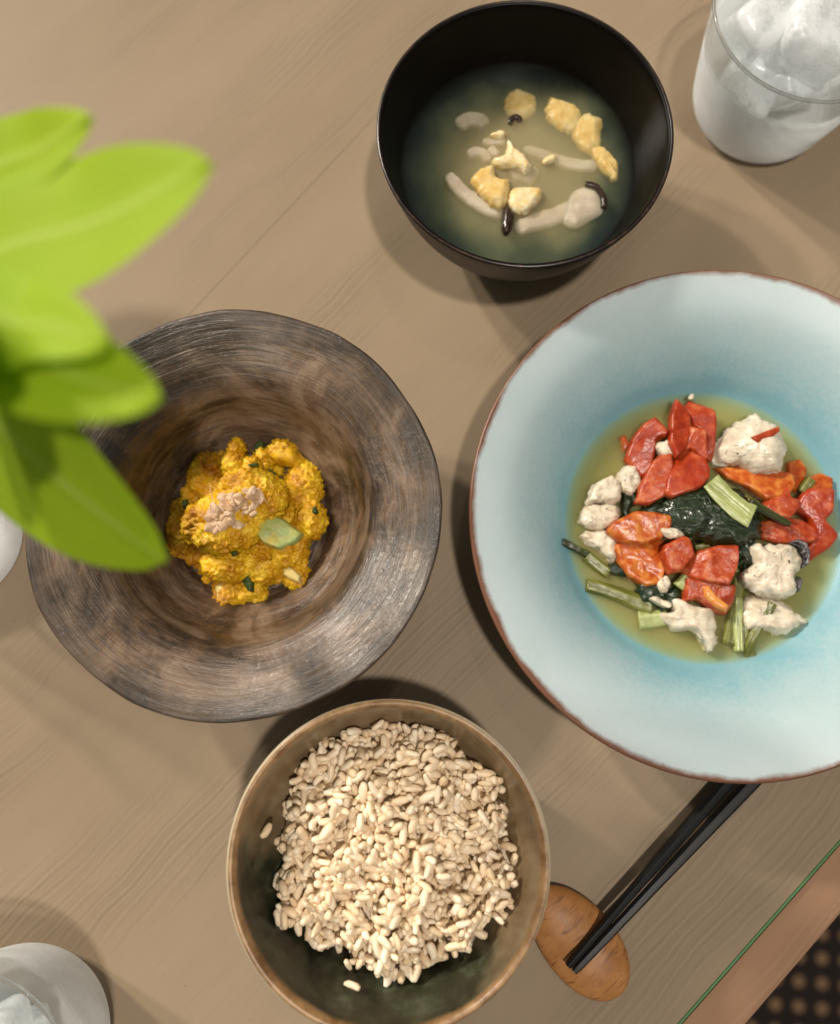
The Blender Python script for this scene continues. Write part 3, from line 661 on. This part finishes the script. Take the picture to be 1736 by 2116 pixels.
tom([(1280, 830), (1400, 810), (1500, 820), (1590, 880), (1590, 940), (1500, 950), (1380, 945), (1290, 920)], .0135, .0075, 'dull red tomato slab above the fish with dark skin', 'tomato')
tom([(365, 880), (400, 830), (520, 775), (620, 780), (710, 800), (700, 870), (660, 920), (560, 950), (430, 940)], .0155, .010, 'orange tomato chunk beside the white fish flakes', 'tomato_orange', tilt=(0, .1))
tom([(400, 980), (480, 950), (560, 950), (690, 950), (690, 1050), (640, 1190), (560, 1200), (470, 1140), (420, 1060)], .0130, .0085, 'soft orange seedy tomato pulp beside the cut celery', 'tomato_orange', p=3, amp=.0016, ns=220)
tom([(680, 1010), (700, 970), (790, 920), (830, 940), (860, 1030), (790, 1110), (720, 1130)], .0175, .0105, 'bright pinkish tomato cube below the spinach', 'tomato')
tom([(820, 1110), (900, 1010), (1010, 980), (1110, 990), (1110, 1100), (1060, 1200), (960, 1190), (850, 1150)], .0175, .0110, 'big pinkish tomato chunk at the middle of the dish', 'tomato', amp=.0014)
tom([(830, 1180), (900, 1190), (1095, 1220), (1090, 1310), (1060, 1380), (980, 1360), (900, 1300), (820, 1310)], .0155, .0090, 'tomato chunk with a yellow core above the torn fish flake', 'tomato', tilt=(0, .15))
chunk('tomato_piece', [(900, 1210), (950, 1205), (1000, 1270), (1075, 1330), (1060, 1375), (985, 1340), (920, 1280)], PL, .0205, .0055, MAT['tomato_core'], 'yellow tomato core lying over the tomato chunk', 'tomato', 'tomato pieces on the blue plate', p=4)
tom([(1540, 570), (1620, 540), (1690, 570), (1690, 650), (1590, 660), (1540, 630)], .0135, .0065, 'sunken orange tomato bit beside the short green stalk', 'tomato_orange')
tom([(1430, 480), (1500, 460), (1540, 520), (1500, 640), (1440, 620)], .0115, .0065, 'sunken red tomato bit behind the big speckled fish', 'tomato_orange')
tom([(410, 320), (450, 310), (470, 370), (430, 400)], .0105, .0055, 'faint sunken tomato bit near the far edge of the broth', 'tomato_orange', n=24)
big = fish([(1010, 370), (1060, 310), (1140, 220), (1240, 165), (1310, 180), (1400, 260), (1440, 340), (1440, 420), (1400, 500), (1290, 515), (1180, 470), (1080, 450)], .0130, .0180, 'big rounded white fish lump speckled with black', p=2.8, amp=.0018, ns=150, facets=3)
h_ = None
tom([(1215, 320), (1290, 285), (1365, 258), (1372, 285), (1300, 325), (1255, 352)], .0292, .0022, 'thin tomato strip lying on the big speckled fish', 'tomato', facets=0, n=30, tilt=(-.1, .1))
fish([(400, 560), (440, 500), (500, 480), (545, 530), (530, 600), (490, 650), (430, 640)], .0125, .0090, 'fish flake with speckles touching the first tomato wedges')
fish([(220, 715), (250, 620), (310, 570), (370, 555), (415, 600), (420, 680), (370, 720), (290, 700)], .0140, .0095, 'smooth lobed white fish flake with a pointed corner', 'fish_plain')
fish([(175, 790), (210, 730), (300, 710), (400, 725), (425, 790), (400, 850), (290, 870), (190, 840)], .0110, .0100, 'round white fish flake between two other flakes')
fish([(180, 900), (260, 875), (350, 870), (400, 950), (410, 1040), (360, 1060), (280, 990), (220, 960)], .0120, .0080, 'wedge-shaped white fish flake beside the orange tomato', 'fish_plain')
f6 = fish([(1220, 970), (1270, 945), (1320, 975), (1450, 940), (1530, 940), (1555, 1010), (1550, 1080), (1490, 1140), (1500, 1210), (1470, 1270), (1330, 1280), (1230, 1230), (1160, 1150), (1240, 1080)], .0130, .0135, 'rough white fish chunk with dark skin on its side', amp=.0024, ns=230)
chunk('fish_skin', [(1440, 945), (1500, 925), (1550, 950), (1570, 1020), (1555, 1090), (1520, 1110), (1535, 1040), (1510, 975)], PL, .0150, .0085, MAT['fish_skin'], parent=f6, p=3, jag=.1)
chunk('fish_skin', [(1460, 1190), (1500, 1150), (1525, 1180), (1515, 1240), (1475, 1260)], PL, .0150, .0070, MAT['fish_skin'], parent=f6, p=3)
fish([(680, 1390), (740, 1370), (730, 1300), (780, 1285), (880, 1340), (970, 1340), (1010, 1400), (1012, 1560), (970, 1610), (930, 1560), (850, 1480), (760, 1485)], .0130, .0100, 'torn white fish flake below the tomato core', 'fish_plain', amp=.0014)
fish([(1170, 1400), (1190, 1300), (1270, 1270), (1400, 1310), (1550, 1410), (1520, 1440), (1390, 1510), (1310, 1480), (1200, 1480)], .0115, .0090, 'white fish flake with a green stalk across it', 'fish_plain')
fish([(635, 375), (700, 340), (745, 390), (740, 440), (680, 430)], .0170, .0075, 'small fish crumb held between the tomato wedges')
fish([(660, 880), (700, 865), (790, 875), (800, 910), (720, 925)], .0225, .0040, 'small fish shred at the torn edge of the spinach', n=30)
fish([(590, 1285), (640, 1285), (720, 1330), (700, 1350), (620, 1320)], .0195, .0035, 'thin fish shred on the dark lower spinach', n=30)
fish([(640, 1180), (690, 1150), (730, 1200), (690, 1250), (640, 1240)], .0165, .006, 'pale fish bit beside the short cut celery', n=30)
fish([(825, 70), (850, 50), (862, 75), (838, 92)], .0185, .0025, 'white fish crumb stuck at the far edge of the broth', n=20)
def spin(uv, z, th, label, **k):
    k = {**dict(p=3, amp=.0026, ns=230, jag=.20, n=80, grow=1.08), **k}
    return chunk('spinach_leaf', uv, PL, z, th, MAT['spinach'], label, 'spinach', 'spinach on the blue plate', **k)
spm = spin([(700, 740), (760, 660), (900, 600), (1050, 600), (1150, 640), (1250, 720), (1280, 830), (1270, 900), (1130, 965), (1000, 955), (940, 920), (850, 950), (810, 880), (710, 850)], .0160, .0125, 'large wilted spinach leaf heaped in the middle of the dish', n=110)
strip('stalk', [(1190, 720), (1290, 770), (1430, 845)], PL, .0265, .0245, .0055, .0035, MAT['stem_dark'], parent=spm, w_end=.0028)
spin([(1110, 940), (1240, 930), (1230, 1050), (1180, 1130), (1115, 1090)], .0130, .0085, 'dark spinach scrap below the large wilted leaf')
spin([(520, 1180), (600, 1160), (700, 1230), (800, 1230), (800, 1300), (720, 1360), (560, 1300)], .0135, .0075, 'dark spinach scrap above the torn fish flake')
spin([(340, 1095), (400, 1080), (465, 1100), (465, 1150), (380, 1150)], .0130, .006, 'small dark spinach scrap beside the tomato pulp', n=40)
spin([(420, 650), (470, 630), (520, 560), (560, 560), (510, 700), (470, 790), (430, 810)], .0125, .0065, 'thin green spinach scrap between fish and tomato')
spin([(500, 790), (600, 720), (740, 670), (760, 720), (660, 800), (540, 810)], .0135, .0075, 'dark spinach scrap under the big tomato wedge')
def stalk(uv, z0, z1, w, th, label, m='stem', **k): return strip('celery_stalk', uv, PL, z0, z1, w, th, MAT[m], label, 'celery', 'green stalks on the blue plate', ribs=6, **k)
stalk([(955, 585), (1040, 680), (1130, 760), (1205, 800)], .0300, .0296, .0095, .0018, 'flat pale green stalk slice on top of the spinach', 'stem_pale', w_end=.0115, cup=.06)
stalk([(210, 1212), (350, 1250), (480, 1300), (600, 1345)], .0155, .0150, .0065, .005, 'long olive stalk half sunk in the broth', w_end=.009)
stalk([(520, 1420), (610, 1415), (690, 1400)], .0150, .0150, .0098, .004, 'short wide pale stalk beside the torn fish flake', 'stem_pale', w_end=.0078)
stalk([(1125, 1110), (1110, 1300), (1060, 1570)], .0150, .0150, .0068, .005, 'long olive stalk running under the tomato core')
stalk([(1120, 1290), (1115, 1450), (1125, 1610)], .0170, .0160, .0046, .004, 'pale split stalk between the two lower fish flakes', 'stem_pale', w_end=.005)
stalk([(1150, 1300), (1160, 1440), (1150, 1580)], .0155, .0150, .0042, .004, 'thin pale stalk beside the split stalk', 'stem')
stalk([(1330, 1325), (1260, 1440), (1190, 1560), (1195, 1640)], .0205, .0140, .0042, .0030, 'narrow olive stalk crossing the lower fish flake', 'stem', w_end=.0060)
stalk([(60, 950), (150, 995), (230, 1035)], .0180, .0160, .0036, .0032, 'dark thin stalk end at the side edge of the broth', 'stem_dark')
stalk([(210, 1035), (270, 1090), (340, 1140)], .0160, .0155, .0058, .0040, 'mossy stalk bit next to the dark thin stalk', 'stem')
stalk([(760, 1225), (800, 1180), (840, 1140)], .0205, .0210, .0058, .0045, 'short cut celery piece beside the pinkish tomato chunk', 'stem_pale')
stalk([(1505, 655), (1530, 615), (1560, 575)], .0185, .0195, .0048, .0045, 'short green stalk standing beside the rim-side tomato', 'stem')
stalk([(860, 985), (950, 975), (1060, 985)], .0195, .0195, .0032, .0025, 'thin stalk strip between spinach and tomato chunk', 'stem')

# ------------------------------------------------------------------ rice bowl
rc = P(803, 1785, .065); RB = Vector((rc.x, rc.y, 0)); RR = .0642
rp = catmull([(.001, .0035), (.024, .0035), (.0265, .0), (.029, .0005), (.030, .007), (.042, .0125), (.0535, .0255), (.0602, .0410), (.0632, .0560), (.0641, .0632), (.0638, .0650), (.0626, .0657), (.0612, .0650),
              (.0600, .0615), (.0582, .0500), (.0545, .0370), (.0475, .0240), (.034, .0145), (.015, .0115), (.001, .011)], 5, False)
rwob = lambda a, r, z: (r*(1+.005*math.sin(2*a+1)+.003*math.sin(3*a)), z+(r/RR)**2*.0007*math.sin(2*a+.3) if z > .001 else z)
rice_bowl = empty('rice_bowl', RB); tag(rice_bowl, 'tan and dark green glazed bowl filled with brown rice', 'bowl')
link('body', lathe(rp, 160, rwob), MAT['rice_bowl'], rice_bowl)
# rice heap
mc = P(818, 1770, .055)
off = Vector((mc.x-RB.x, mc.y-RB.y))
rice = empty('rice_heap', (RB.x+off.x, RB.y+off.y, .0115)); tag(rice, 'heap of cooked brown rice in the tan and green bowl', 'rice')
HR = .0555
def heap(x, y):
    a = math.atan2(y, x); r = math.hypot(x, y)
    rr = HR*(1+.24*fbm(Vector((math.cos(a)*2.6, math.sin(a)*2.6, 3.3)), 4))
    t = r/rr
    if t >= 1: return None
    base = .0315+.0190*(1-t**2.4)
    n = .0100*fbm(Vector((x*60, y*60, 1.3)), 2)+.0130*max(-.35, fbm(Vector((x*125, y*125, 4.3)), 2))
    return base+n-.0115
def grain_mesh(i):
    r2 = random.Random(100+i); seg, rings = 7, 6
    Lg, Wg = r2.uniform(.0034, .0043)*(1 if i < 8 else .65), r2.uniform(.0016, .0021); bend = r2.uniform(-.0006, .0006); fl_ = r2.uniform(.8, .95)
    V = [(-Lg, 0, 0)]
    for k in range(1, rings):
        th_ = math.pi*k/rings; x = -Lg*math.cos(th_); r = Wg*(math.sin(th_)**.62)*(1+.12*math.cos(th_+.5))
        if k == rings-1: r *= r2.uniform(.75, 1.15)
        for s in range(seg):
            a = 2*math.pi*s/seg; j = 1+r2.uniform(-.17, .17)
            V.append((x+r2.uniform(-.00012, .00012), r*j*math.cos(a)+bend*(x/Lg)**2, r*j*fl_*math.sin(a)))
    V.append((Lg, 0, 0)); Fc = []
    for s in range(seg): Fc.append((0, 1+(s+1) % seg, 1+s))
    for k in range(rings-2):
        for s in range(seg): a = 1+k*seg+s; b = 1+k*seg+(s+1) % seg; Fc.append((a, b, b+seg, a+seg))
    e = len(V)-1; o_ = 1+(rings-2)*seg
    for s in range(seg): Fc.append((o_+s, o_+(s+1) % seg, e))
    me = mesh(V, Fc); me.shade_smooth(); me.materials.append(MAT['rice']); return me
GM = [grain_mesh(i) for i in range(10)]
spots = []
cell = {}
tries = 0
r3 = random.Random(21)
for layer, (dmin, zo, cnt) in enumerate([(.0030, -.0055, 1700), (.0029, -.0026, 1700), (.0030, .0008, 1500)]):
    cell = {}; placed = 0
    for _ in range(cnt*12):
        a = r3.uniform(0, 6.2832); r = HR*1.08*math.sqrt(r3.random()); x, y = r*math.cos(a), r*math.sin(a)
        h = heap(x, y)
        if h is None: continue
        if layer == 2 and fbm(Vector((x*125, y*125, 4.3)), 2) < -.04: continue
        key = (int(x/dmin), int(y/dmin))
        if any((x-q[0])**2+(y-q[1])**2 < dmin*dmin for i in (-1, 0, 1) for j in (-1, 0, 1) for q in cell.get((key[0]+i, key[1]+j), [])): continue
        cell.setdefault(key, []).append((x, y)); placed += 1
        e = .0015
        hx = heap(x+e, y) or h-.003; hy = heap(x, y+e) or h-.003
        nrm = Vector((-(hx-h)/e, -(hy-h)/e, 1)).normalized()
        q = nrm.to_track_quat('Z', 'Y')
        rot = q.to_matrix().to_4x4() @ Euler((r3.uniform(-1, 1), r3.gauss(0, .80), r3.uniform(0, 6.28))).to_matrix().to_4x4()
        pos = Vector((x, y, h+zo+r3.uniform(-.0020, .0022)))
        wz_ = pos.z+.0115; wr = max(q_[0] for q_ in rp[13*5:] if q_[1] <= wz_+.001) if wz_ > .012 else .015
        if math.hypot(pos.x+off.x, pos.y+off.y) > wr-.0018: continue
        spots.append((h+zo+r3.uniform(-.0005, .002), layer, Matrix.Translation(pos) @ rot @ Matrix.Diagonal((*(r3.uniform(.78, 1.16),)*3, 1)), r3.randrange(10)))
spots.sort(key=lambda s: (-(s[1] == 2), -s[0]))
for s in spots[:300]:
    o = bpy.data.objects.new('rice_grain', GM[s[3]]); COL.objects.link(o); o.parent = rice; o.matrix_local = s[2]
V, Fc = [], []
gv = [[v.co.copy() for v in g.vertices] for g in GM]; gf = [[tuple(p.vertices) for p in g.polygons] for g in GM]
for s in spots[300:]:
    b = len(V); V += [s[2] @ c for c in gv[s[3]]]; Fc += [tuple(b+i for i in f) for f in gf[s[3]]]
o = link('rice_grains_below', mesh(V, Fc), MAT['rice'], rice); o['kind'] = 'stuff'
# the packed core under the loose grains
V, Fc = [(0, 0, heap(0, 0)-.0062)], []
NR, NSG = 14, 60
for i in range(1, NR+1):
    for k in range(NSG):
        a = 2*math.pi*k/NSG; r = HR*.93*i/NR; x, y = r*math.cos(a), r*math.sin(a); h = heap(x, y)
        V.append((x, y, (h if h is not None else .020)-.0062))
for k in range(NSG):
    V.append((HR*.55*math.cos(2*math.pi*k/NSG), HR*.55*math.sin(2*math.pi*k/NSG), .010))
for k in range(NSG): Fc.append((0, 1+k, 1+(k+1) % NSG))
for i in range(NR):
    for k in range(NSG): a = 1+i*NSG+k; b = 1+i*NSG+(k+1) % NSG; Fc.append((a, a+NSG, b+NSG, b))
o = link('rice_core', mesh(V, Fc), MAT['rice'], rice); o['kind'] = 'stuff'
for i, (u, v, zz) in enumerate([(551, 1717, .046), (728, 2035, .045)]):
    q = P(u, v, zz); o = bpy.data.objects.new('rice_grain', GM[i]); COL.objects.link(o); o.location = q; o.rotation_euler = (.5, .4, 1+i*2)
    tag(o, ['single rice grain stuck on the wall of the rice bowl', 'stray rice grain at the ragged foot of the rice heap'][i], 'rice grain')

# ------------------------------------------------------------------ chopsticks and rest
cr = P(*CH(325, 1000), .008)
def dome(a, b, h, seg=48, rings=10):
    V, Fc = [], []
    lv = [(.86, 0)]+[(.97, .12), (1.0, .28)]+[(math.cos(x), .28+.72*math.sin(x)) for x in [math.pi/2*i/rings for i in range(1, rings)]]
    for s, hh in lv:
        for k in range(seg):
            an = 2*math.pi*k/seg; x, y = a*s*math.cos(an), b*s*math.sin(an)*(1+.07*math.cos(an))
            dip = .0022*math.exp(-((x-.002)/.011)**2)*hh
            V.append((x, y, h*hh-dip+.0002*noise.noise(Vector((x*200, y*200, hh)))))
    Fc.append(tuple(range(seg))[::-1])
    for i in range(len(lv)-1):
        for k in range(seg): Fc.append((i*seg+k, i*seg+(k+1) % seg, (i+1)*seg+(k+1) % seg, (i+1)*seg+k))
    V.append((0, 0, h-.0022)); b0 = (len(lv)-1)*seg
    for k in range(seg): Fc.append((b0+k, b0+(k+1) % seg, len(V)-1))
    return mesh(V, Fc)
rest = link('chopstick_rest', dome(.0292, .0172, .0125), MAT['rest'], None, (cr.x, cr.y, .0003), (0, 0, R(-50)))
tag(rest, 'oval orange-brown wooden chopstick rest beside the rice bowl', 'chopstick rest')
def chopstick(tip, far, zt, zf, label, roll):
    a = P(*CH(*tip), zt); b = P(*CH(*far), zf); d = (b-a).normalized(); Lc = .225
    V, Fc = [], []; N = 12
    stn = [(0, .0013), (.004, .0017), (.06, .0024), (.12, .0032), (.19, .0040), (.222, .0042), (.225, .0036)]
    for s, w in stn:
        for k in range(N):
            an = 2*math.pi*k/N; c_, s_ = math.cos(an), math.sin(an); m_ = max(abs(c_), abs(s_))**.75
            V.append((s, w*c_/m_, w*s_/m_))
    for i in range(len(stn)-1):
        for k in range(N): Fc.append((i*N+k, i*N+(k+1) % N, (i+1)*N+(k+1) % N, (i+1)*N+k))
    Fc.append(tuple(range(N))[::-1]); Fc.append(tuple((len(stn)-1)*N+k for k in range(N)))
    o = link('chopstick', mesh(V, Fc), MAT['chop'], None, a)
    o.rotation_euler = (d.to_track_quat('X', 'Z').to_matrix().to_4x4() @ Matrix.Rotation(roll, 4, 'X')).to_euler()
    md = o.modifiers.new('edge', 'EDGE_SPLIT'); md.split_angle = R(28)
    return tag(o, label, 'chopstick', 'pair of chopsticks')
chopstick((258, 1118), (1118, 120), .0142, .0072, 'black lacquered chopstick of the pair, on the rice bowl side', R(8))
chopstick((292, 1148), (1250, 128), .0142, .0072, 'black lacquered chopstick of the pair, on the green table edge side', R(-6))

# ------------------------------------------------------------------ tumblers with iced water
def tumbler(base_uv, label, ice_specs, ice_labels, wlabel, rz):
    b = P(*base_uv, 0)
    g = empty('water_glass', (b.x, b.y, .0003), (0, 0, rz)); tag(g, label, 'glass', 'water glasses')
    outer = [(.001, .0), (.028, .0), (.0335, .0010), (.0372, .0060), (.0395, .0150), (.0440, .0400), (.0488, .0680), (.0492, .0694), (.0489, .0696), (.0486, .0694)]
    inn = [(.0474, .0670), (.0424, .0400), (.0378, .0155), (.0352, .0085), (.030, .0065), (.001, .0065)]
    link('wall', lathe(catmull(outer+inn, 5, False), 112), MAT['glass'], g)
    tor = [(.0490+.00085*math.cos(a_), .0702+.00085*math.sin(a_)) for a_ in [2*math.pi*k_/10 for k_ in range(10)]]
    link('rim', lathe(tor, 112, closed=True), MAT['glass_rim'], g)
    wz = .0500
    inn2 = catmull(inn, 5, False)
    fp_, _ = inner_fill(wz, [(r, z) for r, z in inn2][::-1][::1] if False else inn2)
    w = link('water', lathe(fp_, 80), MAT['water'], None, (b.x, b.y, .0003)); w.data.set_sharp_from_angle(angle=R(25)); tag(w, wlabel, 'water')
    for (u, v, z, sx, sy, sz, rot), lab in zip(ice_specs, ice_labels):
        bm = bmesh.new(); bmesh.ops.create_cube(bm, size=1.0); bmesh.ops.subdivide_edges(bm, edges=list(bm.edges), cuts=7, use_grid_fill=True)
        sd = rnd.uniform(0, 40)
        for vv in bm.verts:
            c = vv.co; r = c.length; lim = (abs(c.x)**9+abs(c.y)**9+abs(c.z)**9)**(1/9)
            q = c*(.5/lim)
            q = q*(1+.16*fbm(q*1.6+Vector((sd, 0, 0)), 2))
            vv.co = Vector((q.x*sx, q.y*sy, q.z*sz))
        me = bpy.data.meshes.new('ice'); bm.to_mesh(me); bm.free()
        q = P(u, v, z)
        tag(link('ice_cube', me, MAT['ice'], None, q, rot), lab, 'ice cube', 'ice cubes')
tumbler((1562, 226), 'water glass with ice cubes beside the black soup bowl',
        [(1580, 42, .052, .034, .024, .028, (.35, -.25, .65)), (1684, 75, .052, .036, .034, .030, (.1, .2, -.25)), (1632, 152, .026, .034, .032, .028, (.4, .3, .3)), (1552, 168, .024, .030, .030, .026, (.2, .6, 1.2)), (1592, 128, .030, .028, .028, .028, (.2, .6, .2))],
        ['clear slab of ice with a ridge in the glass by the soup bowl', 'rounded white ice lump rising in the glass by the soup bowl', 'sunken ice cube low in the glass by the soup bowl', 'sunken ice cube against the wall of the glass by the soup bowl', 'ice cube between the others in the glass by the soup bowl'],
        'iced water in the glass beside the soup bowl', 0)
tumbler((71, 2119), 'frosted water glass with ice at the rice bowl end of the table',
        [(-40, 2215, .050, .040, .036, .026, (.1, .1, .4)), (5, 2180, .026, .028, .028, .024, (.3, .2, 1.1)), (60, 2140, .020, .018, .018, .016, (.2, .5, .2))],
        ['flat white ice lump at the top of the frosted glass', 'ice cube sunk in the frosted glass', 'ice cube against the wall of the frosted glass'],
        'iced water in the frosted glass', 1.0)

# ------------------------------------------------------------------ vase and plant
vb = P(-92, 1108, 0)
vase = empty('glass_vase', (vb.x, vb.y, .0003)); tag(vase, 'pale frosted glass vase standing beside the brown bowl', 'vase')
link('body', lathe(catmull([(.001, 0), (.030, 0), (.0345, .0012), (.0350, .005), (.0335, .030), (.030, .060), (.024, .085), (.0225, .105), (.0232, .110), (.0222, .1105), (.0210, .105), (.0222, .085), (.028, .060), (.0312, .030), (.0318, .010), (.028, .007), (.001, .007)], 4, False), 96), MAT['vase'], vase)
plant = empty('leafy_plant', (vb.x, vb.y, .008)); tag(plant, 'bright green leafy sprig hanging over the brown bowl', 'plant')
def leaf(spine, z0, z1, W, roll, fold=.25, droop=.004, n=26, m=14, wpow=.85):
    pts = [P(*LE(*q), z0+(z1-z0)*i/(len(spine)-1)) for i, q in enumerate(spine)]
    pts = [Vector(q) for q in catmull([tuple(q) for q in pts], 10, False)]
    L_ = [0]
    for a, b in zip(pts, pts[1:]): L_.append(L_[-1]+(b-a).length)
    V, Fc, KK = [], [], []
    def at(t):
        s = t*L_[-1]
        for i in range(len(pts)-1):
            if L_[i+1] >= s-1e-9:
                f = (s-L_[i])/(L_[i+1]-L_[i]); return pts[i].lerp(pts[i+1], f), (pts[i+1]-pts[i]).normalized()
    for side in (0, 1):
        for i in range(n+1):
            t = i/n; q, d = at(t)
            w = W*(math.sin(math.pi*min(1, t**wpow*.97+.03))**.62)*(1-.15*t)+.00015
            s = d.cross(Vector((0, 0, 1))).normalized(); up = s.cross(d)
            s2 = s*math.cos(roll)+up*math.sin(roll); u2 = s2.cross(d)
            for j in range(m+1):
                k = j/m*2-1
                zf = -fold*abs(k)*w*.6-.0009*math.exp(-(k*9)**2)+.0006*math.sin(t*14)*abs(k)
                th = .00035*(1-abs(k)**4) if 0 < i < n else 0
                v = q+s2*(k*w)+u2*(-zf)+u2*(th if side else -th)
                V.append(v-plant.location); KK.append(k)
    row = m+1; blk = (n+1)*row
    for i in range(n):
        for j in range(m):
            a = i*row+j; Fc.append((a, a+1, a+row+1, a+row)); Fc.append((blk+a, blk+a+row, blk+a+row+1, blk+a+1))
    me = mesh(V, Fc); me.attributes.new('across', 'FLOAT', 'POINT').data.foreach_set('value', KK)
    bm = bmesh.new(); bm.from_mesh(me); bmesh.ops.recalc_face_normals(bm, faces=bm.faces); bm.to_mesh(me); bm.free()
    return link('leaf', me, MAT['leaf'], plant)
leaf([(-420, 480), (-50, 300), (180, 215), (390, 70)], .200, .228, .0128, R(-8), wpow=1.15)
leaf([(-420, 860), (0, 640), (440, 510), (900, 265)], .200, .240, .0205, R(4), wpow=1.22)
leaf([(-420, 700), (0, 930), (220, 965), (455, 1040)], .228, .244, .0118, R(0), wpow=1.1)
leaf([(-420, 800), (0, 1010), (330, 1175), (680, 1268)], .222, .238, .0145, R(0), wpow=1.2)
leaf([(-420, 850), (0, 1360), (340, 1665), (705, 1950)], .165, .195, .0235, R(-32), wpow=1.15)
leaf([(-560, 860), (-400, 1100), (-250, 1300), (-90, 1480)], .205, .245, .0200, R(-20), wpow=1.1)  # from here on: unseen leaves out of frame, added to shade the lower leaf
leaf([(-560, 860), (-460, 950), (-300, 1050), (-110, 1130)], .215, .262, .0180, R(-20), wpow=1.1)
leaf([(-560, 860), (-520, 1200), (-420, 1500), (-300, 1750)], .200, .250, .0190, R(-20), wpow=1.1)
# stems from the vase up to the leaf bases
def tube(name, pts, r, mat, parent):
    V, Fc = [], []; N = 10; pts = [Vector(q) for q in catmull([tuple(q) for q in pts], 8, False)]
    for i, q in enumerate(pts):
        d = (pts[min(i+1, len(pts)-1)]-pts[max(i-1, 0)]).normalized(); s = d.orthogonal().normalized(); u = d.cross(s)
        for k in range(N): a = 2*math.pi*k/N; V.append(q+(s*math.cos(a)+u*math.sin(a))*r-parent.location)
    for i in range(len(pts)-1):
        for k in range(N): Fc.append((i*N+k, i*N+(k+1) % N, (i+1)*N+(k+1) % N, (i+1)*N+k))
    Fc.append(tuple(range(N))[::-1]); Fc.append(tuple((len(pts)-1)*N+k for k in range(N)))
    return link(name, mesh(V, Fc), mat, parent)
top = P(*LE(-430, 800), .172)
tube('stem', [(vb.x, vb.y, .0085), (vb.x+.004, vb.y-.002, .06), (vb.x*.6+top.x*.4, vb.y*.6+top.y*.4, .12), tuple(top)], .0019, MAT['plant_stem'], plant)
for q, z in (((-420, 480), .200), ((-420, 860), .165), ((-420, 860), .200), ((-420, 700), .228), ((-560, 860), .205)):
    e = P(*LE(*q), z); tube('stem', [tuple(top), tuple(top.lerp(e, .5)+Vector((.001, 0, .002))), tuple(e)], .0014, MAT['plant_stem'], plant)
